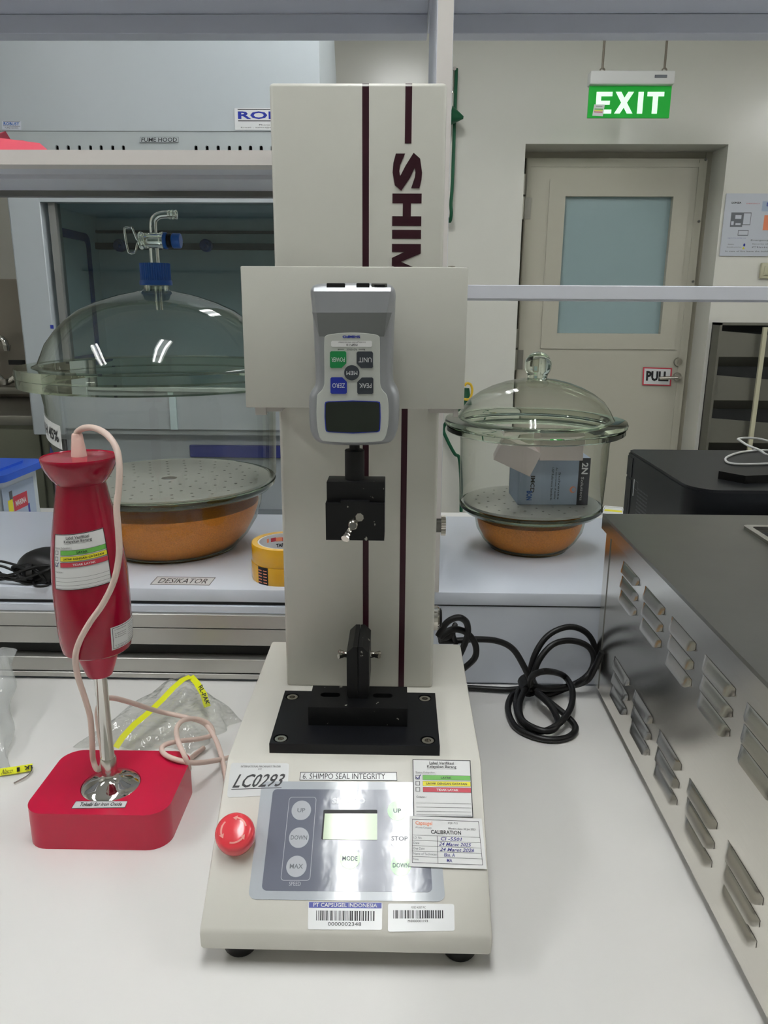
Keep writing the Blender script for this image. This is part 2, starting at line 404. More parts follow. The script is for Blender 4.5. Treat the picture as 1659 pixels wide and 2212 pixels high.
# ================================================================== THE ROOM
X0, X1, Y0, Y1, ZC = -3.0, 3.2, -2.4, 4.0, 2.75
struct(MB().box(X0, X1, Y0, 4.4, -.1, 0).build('floor', M_floor))
struct(MB().box(X0, X1, Y0, 4.4, ZC, ZC + .1).build('ceiling', M_ceil))
struct(MB().box(X0 - .1, X0, Y0, 4.4, 0, ZC).build('wall_left', M_wall))
struct(MB().box(X1, X1 + .1, Y0, 4.4, 0, ZC).build('wall_right', M_wall))
struct(MB().box(X0, X1, Y0 - .1, Y0, 0, ZC).build('wall_front', M_wall))
DX0, DX1, DZ = .587, 1.545, 2.07
wb = MB(); wb.prism([[(X0, 0), (DX0, 0), (DX0, DZ), (DX1, DZ), (DX1, 0), (X1, 0), (X1, ZC), (X0, ZC)]], (0, Y1, 0), (1, 0, 0), (0, 0, 1), (0, .3, 0))
struct(wb.build('wall_back', M_wall))
# door in its recess
d = struct(bpy.data.objects.new('door_1', None)); C.objects.link(d); d.location = (1.09, 4.2, 0)
LX0, LX1 = DX0 + .004, DX1 - .012
fr = MB(); fr.prism([[(DX0, 0), (DX1, 0), (DX1, DZ), (DX0, DZ)], ], (0, 4.27, 0), (1, 0, 0), (0, 0, 1), (0, .03, 0)); fr.build('door_backing', M_gap, d)
fr = MB().box(DX0, DX0 + .03, 4.2, 4.27, 0, DZ).box(DX1 - .03, DX1, 4.19, 4.27, 0, DZ).box(DX0, DX1, 4.2, 4.27, DZ - .03, DZ); fr.build('door_frame', M_doorf, d)
wx0, wx1, wz0, wz1 = .822, 1.36, 1.188, 1.858
lf = MB().prism([[(LX0 + .03, .01), (LX1 - .02, .01), (LX1 - .02, DZ - .035), (LX0 + .03, DZ - .035)], [(wx0, wz0), (wx1, wz0), (wx1, wz1), (wx0, wz1)]], (0, 4.16, 0), (1, 0, 0), (0, 0, 1), (0, .05, 0)); lf.build('door_leaf', M_door, d)
mo = MB().prism([[(wx0 - .082, wz0 - .08), (wx1 + .082, wz0 - .08), (wx1 + .082, wz1 + .08), (wx0 - .082, wz1 + .08)], [(wx0, wz0), (wx1, wz0), (wx1, wz1), (wx0, wz1)]], (0, 4.152, 0), (1, 0, 0), (0, 0, 1), (0, .008, 0)); mo.build('glazing_bead', M_door, d)
MB().box(wx0, wx1, 4.185, 4.19, wz0, wz1).build('pane', M_frost, d)
ed = MB().box(LX0 + .034, LX0 + .05, 4.156, 4.16, .02, DZ - .04).box(LX1 - .06, LX1 - .04, 4.156, 4.16, .02, DZ - .04).box(LX0 + .05, LX1 - .06, 4.156, 4.16, DZ - .075, DZ - .055); ed.build('edge_moulding', M_door, d)
for z in (1.80, 1.05):
    h = MB().cyl((LX0 + .012, 4.14, z - .055), (LX0 + .012, 4.14, z + .055), .016, bev=.003).box(LX0 + .01, LX0 + .06, 4.15, 4.156, z - .05, z + .05).cyl((LX0 + .012, 4.14, z + .06), (LX0 + .012, 4.14, z + .16), .016, bev=.003)
    h.build('hinge', M_tray, d)
pc = pt(1463, 814, Y=4.15); MB().cyl((pc.x, 4.16, pc.z), (pc.x, 4.145, pc.z), .023, bev=.003).cyl((pc.x, 4.145, pc.z), (pc.x, 4.10, pc.z), .009).tube([(pc.x, 4.10, pc.z), (pc.x - .03, 4.095, pc.z), (pc.x - .11, 4.10, pc.z - .004)], .009).build('door_handle', M_steel, d)
pc = pt(1465, 782, Y=4.15); MB().cyl((pc.x, 4.16, pc.z), (pc.x, 4.147, pc.z), .023, bev=.003).box(pc.x - .003, pc.x + .003, 4.145, 4.147, pc.z - .01, pc.z + .01).build('lock_plate', M_steel, d)
for px, py in ((1526, 344), (1511, 478), (1498, 608)):
    q = pt(px, py, Y=4.15); MB().cyl((q.x, 4.16, q.z), (q.x, 4.152, q.z), .006, seg=10).build('screw', M_alud, d)
cs = [pt(1389, 793, Y=4.155), pt(1452, 795, Y=4.155), pt(1449, 834, Y=4.155), pt(1387, 832, Y=4.155)]
fn = bil(cs, (0, -1, 0)); st = sticker('pull_sign', d, fn, [R(0, 0, 1, 1, M_lred), R(.05, .07, .95, .93, M_paperg), T('PULL', .12, .25, .9, .8, M_txtk, .05)], M_paperg, .001, label='white PULL sign with red border')

# exit sign
q0, q1, q2, q3 = pt(1278, 156, Y=3.6), pt(1455, 156, Y=3.6), pt(1273, 187, Y=3.6), pt(1272, 255, Y=3.6)
ex = thing('exit_sign', 'illuminated green EXIT sign hanging on two rods above the door', 'sign', (q0.x, 3.6, q3.z))
MB().box(q0.x - .01, q1.x, 3.57, 3.63, q2.z + .002, q0.z, .006).build('lamp_housing', M_plasw, ex)
MB().box(q2.x, q2.x + .343, 3.594, 3.606, q3.z, q2.z).build('sign_panel', M_exit, ex)
sx = q2.x
fe = bil([(sx, 3.594, q2.z), (sx + .343, 3.594, q2.z), (sx + .343, 3.594, q3.z), (sx, 3.594, q3.z)], (0, -1, 0))
def blk(x0, x1): return x0, x1
E_ = [R(.09, .13, .15, .82, M_exitw), R(.09, .68, .285, .82, M_exitw), R(.09, .41, .26, .54, M_exitw), R(.09, .13, .285, .26, M_exitw),
      Pg([(.32, .82), (.39, .82), (.545, .13), (.475, .13)], M_exitw), Pg([(.475, .82), (.545, .82), (.39, .13), (.32, .13)], M_exitw),
      R(.60, .13, .665, .82, M_exitw), R(.71, .68, .915, .82, M_exitw), R(.78, .13, .845, .82, M_exitw)]
prints(fe, E_, ex, h=.001, name='exit_lettering')
f2 = bil([fe(.07, .42, .002), fe(.2, .42, .002), fe(.185, .04, .002), fe(.055, .06, .002)], (0, -1, 0))
sticker('small_label', ex, f2, [R(.1, .55, .9, .63, M_lgreen), R(.1, .42, .9, .5, M_lyel), R(.1, .3, .9, .38, M_lred), R(.2, .8, .8, .85, M_txtg)], M_paperg, .001)
r_ = MB()
for px in (1301, 1435):
    a = pt(px, 153, Y=3.6); r_ = MB().cyl((a.x, 3.6, q0.z + .012), (a.x, 3.6, ZC), .005, seg=8).ring((a.x, 3.597, q0.z + .006), (a.x, 3.603, q0.z + .006), .012, .007, 12); r_.build('hanging_rod', M_rod, ex)
a = pt(1430, 165, Y=3.57); MB().box(a.x - .03, a.x + .02, 3.566, 3.572, a.z - .005, a.z + .005).build('indicator', M_txtg, ex)

# poster and switch
cs = [pt(1569, 418, Y=3.995), pt(1760, 418, Y=3.995), pt(1745, 556, Y=3.995), pt(1558, 553, Y=3.995)]
cs[1].x = cs[0].x + .42; cs[2].x = cs[3].x + .42; cs[3].x = cs[0].x; cs[2].x = cs[1].x; cs[2].z = cs[3].z; cs[1].z = cs[0].z
fn = bil(cs, (0, -1, 0)); E_ = [T('LONZA', .07, .84, .18, .87, M_txtk, .04), T('EMERGENCY', .24, .835, .39, .85, M_lred), R(.42, .72, .98, .88, M_boxb), T('LAB', .47, .8, .6, .86, M_blue, .02),
  R(.08, .47, .22, .7, M_txtg), R(.09, .5, .12, .56, M_poster), R(.13, .6, .2, .66, M_poster), R(.14, .5, .2, .53, M_poster)]
E_ += ring_rects(.22, .5, .31, .7, .006, .012, M_txtg) + ring_rects(.18, .33, .3, .42, .006, .012, M_txtg) + [T('Legend of the assembly route', .07, .28, .28, .3, M_blue), T('Ambulance', .08, .18, .15, .2, M_txtg), T('Assembly point here', .07, .13, .24, .155, M_txtg),
  T('In case of fire leave the building by the nearest way', .06, .06, .94, .09, M_txtk), T('Emergency contact', .34, .24, .7, .27, M_txtk), T('Security office', .36, .18, .6, .21, M_txtg), T('Clinic', .36, .13, .55, .16, M_txtg), Pg([(.27 + .012 * math.cos(i), .18 + .026 * math.sin(i)) for i in [k * .7854 for k in range(8)]], M_blue), Pg([(.25, .115), (.28, .115), (.265, .155)], M_lyel), R(.46, .42, .56, .66, M_orange)]
E_ = [e for e in E_ if e is not None]
po = thing('wall_poster', 'white safety notice with floor plan on the wall right of the door', 'poster', (cs[3].x, 3.995, cs[3].z)); sticker('sheet', po, fn, E_, M_poster, .003)
a, b = pt(1643, 568, Y=3.995), pt(1650, 602, Y=3.995)
sw = thing('light_switch', 'cream double rocker light switch below the wall poster', 'switch', (a.x, 3.99, b.z))
MB().box(a.x, a.x + .085, 3.978, 4.0, b.z, a.z, .005).build('switch_plate', M_cream, sw); MB().box(a.x + .014, a.x + .04, 3.97, 3.98, b.z + .016, a.z - .014, .002).box(a.x + .044, a.x + .07, 3.97, 3.98, b.z + .016, a.z - .014, .002).build('rocker', M_cream, sw)

# ceiling fixtures
def fixture(x, y, lab, mt=M_tubes):
    t = thing('ceiling_light', lab, 'lamp', (x, y, ZC))
    MB().prism([[(-.16, -.62), (.16, -.62), (.16, .62), (-.16, .62)], [(-.145, -.605), (.145, -.605), (.145, .605), (-.145, .605)]], (x, y, ZC - .07), (1, 0, 0), (0, 1, 0), (0, 0, .07)).build('housing', M_plasw, t)
    MB().box(x - .145, x + .145, y - .605, y + .605, ZC - .012, ZC - .004).build('reflector', M_refl, t)
    for dx in (-.085, .085): MB().cyl((x + dx, y - .59, ZC - .04), (x + dx, y + .59, ZC - .045), .028, seg=12).build('lamp_tube', mt, t)
    return t
fixture(-.06, .3, 'twin tube ceiling light over the near worktop', M_tube)
fixture(-.02, 2.3, 'twin tube ceiling light near the exit sign', M_tuber)
fixture(-1.75, .3, 'twin tube ceiling light on the left side of the room')
fixture(1.9, .4, 'twin tube ceiling light on the right side of the room')
fixture(2.75, 1.8, 'twin tube ceiling light near the right wall')

# ================================================================== BENCH
wt = thing('lab_bench', 'long white laminate worktop in the foreground', 'bench', (0, .5, 0))
MB().box(-1.6, 1.5, .22, 1.0, .76, .8, .003).build('worktop', M_desk, wt)
MB().box(-1.6, 1.5, .28, 1.38, .1, .76).build('cabinet_body', M_rack, wt)
lg = thing('bench_ledge', 'raised pale blue shelf ledge along the back of the worktop', 'shelf', (0, 1.2, .8))
LT = .938
MB().box(-1.6, 1.5, 1.0, 1.40, .919, LT, .0015).build('ledge_top', M_ledge, lg)
MB().box(-.05, 1.5, 1.0025, 1.02, .8, .9165).build('back_panel', M_ledge, lg, 'pale blue flat panel')
MB().box(-.05, 1.5, 1.004, 1.02, .9165, .919).build('shadow_joint', M_gap, lg)
# aluminium rails on the left half
def rail(y0, y1, z0, z1, m, nm='rail'): MB().box(-1.6, -.05, y0, 1.02, z0, z1, .0008, 1).build(nm, m, lg)
def zY(y, Y=1.0): return pt(300, y, Y=Y).z
zs = [zY(v) for v in (1302, 1306, 1322, 1333, 1351, 1353, 1388, 1418, 1447, 1449, 1472)]
rail(1.004, 0, zs[1], .919, M_gap, 'rail_joint_and_shade'); rail(.999, 0, zs[2], zs[1], M_ledge); rail(.993, 0, zs[4], zs[2], M_alu)
rail(.997, 0, zs[5], zs[4], M_gap, 'rail_joint_and_shade'); rail(.994, 0, zs[6], zs[5], M_alu); rail(1.012, 0, zs[7], zs[6], M_gap, 'cable_channel'); rail(.994, 0, zs[8], zs[7], M_alu)
rail(.997, 0, zs[9], zs[8], M_gap, 'rail_joint_and_shade'); rail(.993, 0, .804, zs[9], M_alu); rail(1.0, 0, .8, .804, M_gap, 'rail_joint_and_shade')  # lowest dark strip paints the shadow where the rails meet the worktop
MB().cyl((-.13, .993, .876), (-.13, .9915, .876), .006, seg=16).build('hole_plug', M_alu, lg)
cs = [pt(340, 1246, Z=LT), pt(466, 1248, Z=LT), pt(452, 1265, Z=LT), pt(324, 1263, Z=LT)]
sticker('name_tag', lg, bil(cs, (0, 0, 1)), ring_rects(0, 0, 1, 1, .01, .05, M_txtk) + [T('DESIKATOR', .1, .2, .92, .8, M_txtk)], M_paperg, label='white DESIKATOR tag')
fb = thing('far_bench', 'white worktop of the bench on the far side of the ledge', 'bench', (0, 1.7, 0))
MB().box(-1.6, 1.5, 1.403, 1.945, .76, .8, .003).build('worktop', M_desk, fb); MB().box(-1.6, 1.5, 1.403, 1.9, .1, .76).build('cabinet_body', M_rack, fb)

# reagent rack: upright and shelves
rk = thing('reagent_rack', 'tall pale metal rack of shelves above the ledge', 'shelving', (.048, 1.14, LT))
PX0, PX1 = .0385, .0575
MB().box(PX0, PX1, 1.0, 1.30, LT, 1.95, .001, 1).build('upright', M_rack, rk)
MB().box(PX0 + .0005, PX1 - .0005, .9992, 1.0, LT, 1.95).build('upright_edge', M_rackw, rk)
zt = pt(0, 30, Y=1.385).z
for a, b in ((-1.6, PX0 - .0005), (PX1 + .0005, 1.5)):
    t = MB().box(a, b, 1.0, 1.42, zt, zt + .012).box(a, b, 1.0, 1.02, zt - .02, zt).build('top_shelf', M_rack, rk)
    MB().box(a, b, 1.385, 1.42, 1.741, zt - .0005, .001, 1).build('top_shelf_rail', M_rack, rk)
MB().box(PX0, PX1, 1.30, 1.385, 1.741, 1.78).build('upright_bracket', M_rack, rk)
MB().box(-1.6, PX0 - .0005, 1.0, 1.28, 1.489, 1.4995, .001, 1).build('left_shelf', M_rack, rk)
MB().box(-1.6, PX0 - .0005, .999, 1.03, 1.4830, 1.4890).build('shelf_front_channel', M_rackw, rk)
MB().box(-1.6, PX0 - .0005, .9985, .9995, 1.4830, 1.4995).build('shelf_nosing', M_rackw, rk)
MB().box(-1.6, PX0 - .0005, 1.11, 1.16, 1.4835, 1.4890).build('shelf_stiffener', M_rack, rk)
MB().box(-1.6, PX0 - .0005, 1.26, 1.28, 1.4810, 1.4890).build('shelf_rear_channel', M_alud, rk)
MB().box(PX1 + .0005, 1.5, 1.0, 1.28, 1.3292, 1.3463, .001, 1).build('right_shelf', M_rack, rk)

# ================================================================== TEST STAND
BX0, BX1 = -.156, .079; KY, KZ, FY, FZ, RY = .628, .916, .504, .836, .878
ts = thing('test_stand', 'cream seal strength test stand with tall column on the worktop', 'machine', ((BX0 + BX1) / 2, .69, .8))
def sec(ins):  # side section (y, z)
    return [(FY + ins, FZ - .0165 + ins), (FY + ins, FZ - .002 - ins), (FY + .0025 + ins, FZ + .0016 - ins), (KY - .004, KZ - .0025 - ins), (KY + .002, KZ - ins), (RY - ins, KZ - ins), (RY - ins, FZ - .0165 + ins)]
b = MB(); secs = [(BX0, .003), (BX0 + .0009, .0009), (BX0 + .003, 0), (BX1 - .003, 0), (BX1 - .0009, .0009), (BX1, .003)]
V = [(x, y, z) for x, i in secs for y, z in sec(i)]; n = 7
F = [tuple(range(n)), tuple(range(5 * n, 6 * n))[::-1]] + [(j * n + i, (j + 1) * n + i, (j + 1) * n + (i + 1) % n, j * n + (i + 1) % n) for j in range(5) for i in range(n)]
b.add(V, F, True); b.build('base_housing', M_enamb, ts)
for x in (BX0 + .028, BX1 - .024):
    for y in (FY + .0235, RY - .03): MB().lathe([(1e-5, .8), (.0125, .8), (.0138, .802), (.0145, .820), (1e-5, .820)], (x, y, 0), 24).build('foot', M_rubber, ts)
CX0, CX1, CYF, CYB, CT = -.1205, .0397, .765, .862, 1.5137
MB().box(CX0, CX1, CYF, CYB, KZ - .001, CT, .0035, 3).build('column', M_enam, ts)
for a, b_, z0 in ((-.0366, -.0305, .9165), (.0022, .0083, .9165)):
    zz = [(z0, CT - .0035)] if a < 0 else [(1.4635, CT - .0035), (z0, 1.31)]
    for p, q in zz: MB().box(a, b_, CYF - .0003, CYF + .0003, p, q).build('stripe', M_maroon, ts)
    MB().quad((a, CYF - .0002, CT - .0036), (b_, CYF - .0002, CT - .0036), (b_, CYF + .001, CT - .0008), (a, CYF + .001, CT - .0008)).quad((a, CYF + .001, CT - .0008), (b_, CYF + .001, CT - .0008), (b_, CYF + .0036, CT + .0002), (a, CYF + .0036, CT + .0002)).build('stripe', M_maroon, ts, fix=False)
# big vertical lettering (reads downwards)
fc = lambda s, t, h=0: Vector((-.0087 + s * .0272, CYF - h, 1.4557 - (1 - t) * .118))
def tz(z): return 1 - (1.4557 - z) / .118
E_ = [T('S', .0, tz(1.4232), 1., 1., M_maroon, .045, -90)]
z0, z1 = 1.4209, 1.3926; k = .0085
E_ += [R(0, tz(z0 - k), 1, tz(z0), M_maroon), R(0, tz(z1), 1, tz(z1 + k), M_maroon), R(.36, tz(z1), .64, tz(z0), M_maroon), R(0, tz(1.3812), 1, tz(1.3892), M_maroon)]
zm0, zm1 = 1.3766, 1.3446
E_ += [R(0, tz(zm0 - .0072), 1, tz(zm0), M_maroon), R(0, tz(zm1), 1, tz(zm1 + .0072), M_maroon),
       Pg([(1, tz(zm0)), (1, tz(zm0 - .0085)), (.0, tz((zm0 + zm1) / 2 - .0035)), (.0, tz((zm0 + zm1) / 2 + .0035))], M_maroon),
       Pg([(1, tz(zm1)), (1, tz(zm1 + .0085)), (.0, tz((zm0 + zm1) / 2 + .0035)), (.0, tz((zm0 + zm1) / 2 - .0035))], M_maroon)]
prints(fc, E_, ts, h=.0003, name='brand_lettering')
# carriage
KX0, KX1, KYF, KZ0, KZ1 = -.1402, .0586, .700, 1.2297, 1.3530
cr = MB().box(KX0, KX1, KYF, KYF + .003, KZ0, KZ1, .0012).box(KX0, KX0 + .002, KYF + .002, .80, KZ0, KZ1).box(KX1 - .002, KX1, KYF + .002, .80, KZ0, KZ1).box(KX0, KX1, KYF + .002, KYF + .012, KZ1 - .002, KZ1)
car = cr.build('carriage_cover', M_enam, ts)
MB().box(KX0 + .006, KX0 + .03, .715, .79, KZ0 - .0055, KZ0 + .002).box(KX0 + .006, KX0 + .016, .713, .72, KZ0 - .0085, KZ0).build('carriage_bracket', M_rackw, ts)
MB().box(KX1 - .031, KX1 - .008, .715, .79, KZ0 - .0055, KZ0 + .002).box(KX1 - .0085, KX1 - .004, .713, .72, KZ0 - .009, KZ0).build('carriage_bracket', M_rackw, ts)
MB().cyl((.045, .715, KZ1 - .001), (.045, .715, KZ1 + .0015), .003, seg=12).build('carriage_screw', M_steel, ts)
# side knob and connector
kp = pt(952, 1135, Y=.80)
MB().cyl((CX1 - .001, .80, kp.z), (CX1 + .0065, .80, kp.z), .0075, seg=20).build('knob_thread', M_alud, ts)
for i in range(4): pass
kb = MB(); kb.prism([[(r * math.cos(a), r * math.sin(a)) for i in range(64) for a in [i * 2 * math.pi / 64] for r in [.0108 if i % 2 else .0100]]], (CX1 + .0065, .80, kp.z), (0, 1, 0), (0, 0, 1), (.005, 0, 0)); kb.build('side_knob', M_steel, ts)
cp = pt(945, 1335, Y=.83)
MB().cyl((CX1 - .001, .83, cp.z), (CX1 + .009, .83, cp.z), .0145, bev=.002, seg=28).build('connector_ring', M_chrome, ts)
MB().cyl((CX1 + .009, .83, cp.z), (CX1 + .012, .83, cp.z), .0115, bev=.002, seg=28).build('connector_plug', M_rubber, ts)
# mounting plate with screws
mp_ = MB(); bolts = [(-.1084, .6425), (.0302, .6435), (-.1084, .7225), (.0298, .7235)]
mp_.prism([[(-.1178, .633), (.0410, .633), (.0410, .735), (-.1178, .735)]] + [circ(.0072, 20, x, y) for x, y in bolts], (0, 0, KZ - .0005), (1, 0, 0), (0, 1, 0), (0, 0, .0105)); mplate = mp_.build('mounting_plate', M_black, ts)
PZ = KZ + .010
MB().box(-.116, .0395, .6345, .7335, KZ - .0003, KZ + .004).build('plate_core', M_black, mplate)
for x, y in bolts:
    q = MB().ring((x, y, PZ - .006), (x, y, PZ - .0005), .0056, .0030, 24); hx = circ(.0030, 6, x, y)
    MB().add(q.v, q.f, True).lathe([(1e-5, PZ - .0035), (.0031, PZ - .0035)], (x, y, 0), 6).build('cap_screw', M_steel, mplate)
# grip block
gb = MB(); slots = []
for cx in (-.0655, -.0135):
    L = []
    for i in range(9): a = math.radians(90 + 180 * i / 8); L.append((cx - .006 + .0042 * math.cos(a), .6915 + .0042 * math.sin(a)))
    for i in range(9): a = math.radians(-90 + 180 * i / 8); L.append((cx + .006 + .0042 * math.cos(a), .6915 + .0042 * math.sin(a)))
    slots.append(L)
gb.prism([[(-.0850, .6665), (.0110, .6665), (.0110, .7105), (-.0850, .7105)]] + slots, (0, 0, PZ), (1, 0, 0), (0, 1, 0), (0, 0, .0195)); gblk = gb.build('grip_block', M_chip, ts)
for i, cx in enumerate((-.0655, -.0135)):
    MB().cyl((cx + .002, .6915, PZ + .001), (cx + .002, .6915, PZ + .011), .0036, seg=14).build('slot_screw', M_steel if i else M_black, gblk)
BZ = PZ + .0195
# lower grip: two jaw plates seen edge-on
JZ = 1.0005
def jaw(x0, x1, side):
    ch = .0062; L = [(x0, BZ + (.004 if side < 0 else 0)), (x0 + (.002 if side < 0 else 0), BZ - .001), (x1 - (.002 if side > 0 else 0), BZ - .001), (x1, BZ + (.004 if side > 0 else 0)), (x1, JZ - (ch if side > 0 else 0)), (x1 - (ch if side > 0 else 0), JZ), (x0 + (ch if side < 0 else 0), JZ), (x0, JZ - (ch if side < 0 else 0))]
    L2 = []
    for p in L:
        if not L2 or (abs(p[0] - L2[-1][0]) + abs(p[1] - L2[-1][1])) > 1e-6: L2.append(p)
    return MB().prism([L2], (0, .685, 0), (1, 0, 0), (0, 0, 1), (0, .055, 0))
lgp = jaw(-.0487, -.0380, -1).build('grip_jaw', M_chip, ts); jaw(-.0374, -.0270, 1).build('grip_jaw', M_chip, ts)
def wingnut(o, ax, s=1., tilt=0, w=.0105):
    """wing nut pointing along unit ax from point o"""
    o, ax = Vector(o), Vector(ax).normalized(); q = ax.to_track_quat('Z', 'Y').to_matrix() @ Matrix.Rotation(tilt, 3, 'Z')
    m = MB(); m.lathe([(1e-5, 0), (.0048 * s, 0), (.0042 * s, .004 * s), (.003 * s, .0052 * s), (1e-5, .0052 * s)], o, 18, q)
    for sg in (-1, 1):
        pts = [(sg * .0025, 0, .002), (sg * .0055, 0, .0045), (sg * w * .8, 0, .0085), (sg * w, 0, .0115)]
        m.tube([q @ (Vector(p) * s) + o for p in pts], [.0022 * s, .0025 * s, .003 * s, .0033 * s], seg=8, sub=4)
    return m
wz = pt(735, 1413, Y=.712).z
wingnut((-.0490, .712, wz), (-1, 0, 0), .8, math.radians(10)).build('wing_nut', M_steel, ts); wingnut((-.0265, .712, wz), (1, 0, 0), .8, math.radians(-15)).build('wing_nut', M_steel, ts)

# sloped control panel
SN = Vector((0, -(KZ - FZ), KY - FY)).normalized(); S0 = Vector((0, FY, FZ)) + SN * .0001
def sp(x, y): return hit(x, y, S0, SN)
def quadp(a, b, c, d_): return bil([sp(*a), sp(*b), sp(*c), sp(*d_)], SN)
fl = quadp((566, 1688), (940, 1690), (962, 1948), (536, 1943))
film = sticker('control_panel', ts, fl, [], M_film, .0004, r=.04, asp=.68)
OFF = .0005
dk = quadp((590, 1705), (922, 1707), (934, 1928), (565, 1924)); 
def layer(fn, lp, m, name, parent, h0, h1, n=None):
    k = len(lp); V = [fn(a, b, h0) for a, b in lp] + [fn(a, b, h1) for a, b in lp]
    return MB().add(V, [tuple(range(k))[::-1], tuple(range(k, 2 * k))] + [(i, (i + 1) % k, (i + 1) % k + k, i + k) for i in range(k)]).build(name, m, parent)
dark = layer(dk, [(a, b / .68) for a, b in rrect(0, 0, 1, .68, .03)], M_filmd, 'panel_field', film, .0004, .0006)
SC = (1 / FPX)
def disc(px, py, rp, m, txt=None, tw=.6, th=.22, tm=None, name='key'):
    c = sp(px, py); ex_ = sp(px + rp, py) - c; r = ex_.length; u = Vector((1, 0, 0)); v = SN.cross(u); 
    if v.z < 0: v = -v
    f = lambda s, t, h=0: c + u * (s * r) + v * (t * r) + SN * h
    o = layer(f, circ(1, 36), m, name, film, .0006, .0008)
    if txt: prints(lambda s, t, h: f(s, t, .0008 + h), [T(txt, -tw, -th, tw, th, tm or M_txtg, .015)], film, name='key_print', h=.00005)
disc(651, 1751, 21, M_filmb, 'UP', .4); disc(646, 1810, 21.5, M_filmb, 'DOWN', .82); disc(640.5, 1872, 22, M_filmb, 'MAX', .65)
disc(756, 1855, 22, M_filmg, 'MODE', .75); disc(858, 1752, 21, M_filmg, 'UP', .4); disc(863, 1812, 21.5, M_filmb, 'STOP', .82); disc(866, 1870, 22, M_filmg, 'DOWN', .8)
# key group outline, legends
ol = quadp((625, 1722), (684, 1722), (670, 1903), (606, 1903)); lpo = rrect(0, 0, 1, 2.9, .12); lpi = rrect(.02, .02, .98, 2.88, .10)
k = len(lpo); b = MB(); b.add([ol(a, y / 2.9, .0007) for a, y in lpo] + [ol(a, y / 2.9, .0007) for a, y in lpi], [(i, (i + 1) % k, (i + 1) % k + k, i + k) for i in range(k)]); b.build('key_outline', M_filmb, film, fix=False)
fL = lambda a, c, d2, e: quadp(a, c, d2, e)
for (a, c, d2, e, txt, m, bo) in (((625, 1905), (650, 1905), (650, 1914), (624, 1914), 'SPEED', M_filmb, .01), ((718, 1724), (790, 1724), (789, 1737), (717, 1737), 'SHIMPO', M_filmb, .05), ((853, 1907), (880, 1907), (880, 1914), (853, 1914), 'DRIVE', M_filmb, .01)):
    f = fL(a, c, d2, e); prints(lambda s, t, h, f=f: f(s, t, .0007 + h), [T(txt, 0, 0, 1, 1, m, bo)], film, h=.00005, name='legend')
f = quadp((699, 1750), (815, 1750), (815, 1815), (694, 1814)); lc = layer(f, rrect(0, 0, 1, 1, .03), M_black, 'display_bezel', film, .0005, .0009)
layer(f, [(.03, .0), (1, 0), (1, .87), (.03, .87)], M_lcd, 'display', film, .0009, .0011)
# stickers on the stand
f = quadp((499, 1648), (625, 1649), (620, 1717), (490, 1723)); sticker('asset_label', ts, f, [T('INTERNATIONAL MACHINARY TRADER', .18, .86, .86, .92, M_txtk), T('IMT', .48, .78, .54, .83, M_txtk), T('LC0293', .12, .26, .92, .66, M_txtk, .012, 0, .13), R(.06, .215, .9, .235, M_txtk)], M_paperg, r=.05, asp=.58, label='white LC0293 label')
f = quadp((649, 1668), (857, 1668), (858, 1687), (647, 1686)); sticker('name_label', ts, f, ring_rects(0, 0, 1, 1, .006, .07, M_txtk) + [T('6. SHIMPO SEAL INTEGRITY', .03, .17, .88, .83, M_txtk)], M_paperg, label='strip label with machine name')
fv = quadp((891, 1642), (1016, 1644), (1022, 1767), (893, 1765)); f = lambda s, t, h=0: fv(s, t, h + .0009); sticker('verification_label', ts, f, verif(0), M_paper, .0006, label='white verification label, green box ticked')
f0 = quadp((885, 1764), (1040, 1770), (1051, 1879), (884, 1873)); f = lambda s, t, h=0: f0(s, t, h + .0013)
k = M_txtk; E_ = ring_rects(.035, .07, .955, .94, .006, .01, k) + [T('Capsugel', .08, .8, .31, .9, M_orange, .015), T('A Lonza Company', .08, .74, .3, .79, M_txtg), T('IDJK-713', .53, .85, .66, .9, k), T('Effective date : 22 Jun 2023', .53, .74, .9, .79, k), T('CALIBRATION', .29, .65, .7, .73, k, .02), R(.37, .07, .376, .61, k)]
for i, (s_, hnd, e_) in enumerate((('I.D. No.', 'CI -5501', .73), ('Date', '24 Maret 2025', .86), ('Due Date', '24 Maret 2026', .9), ('Name of Technician', 'Eko. A', .66), ('Note', 'MA', .62))):
    y = .61 - i * .105; E_ += [R(.035, y, .955, y + .006, k), T(s_, .055, y - .07, (.17, .13, .2, .36, .12)[i], y - .025, M_txtg), T(hnd, (.42, .4, .41, .46, .49)[i], y - .085, (.7, .82, .86, .6, .56)[i], y - .015, M_ink, .012, 0, .04)]
sticker('calibration_label', ts, f, E_, M_paper, .0005, label='white calibration label with blue handwriting')
f = quadp((666, 1948), (826, 1950), (825, 2009), (665, 2008)); sticker('barcode_label', ts, f, [R(.01, .78, .99, .99, M_blue), T('PT CAPSUGEL INDONESIA', .07, .815, .93, .96, M_paper, .01), T('0000002348', .27, .13, .72, .27, k)] + barcode(.11, .32, .9, .68, k), M_paperg, r=.02, asp=.37, label='blue and white barcode label')
f = quadp((838, 1952), (981, 1953), (982, 2011), (838, 2013)); sticker('barcode_label', ts, f, [T('FIXED ASSET PIC', .35, .82, .57, .9, k), T('M0000001193', .3, .32, .6, .41, k)] + barcode(.08, .46, .84, .76, k, 40, 3), M_paperg, r=.03, asp=.4, label='worn white barcode label')
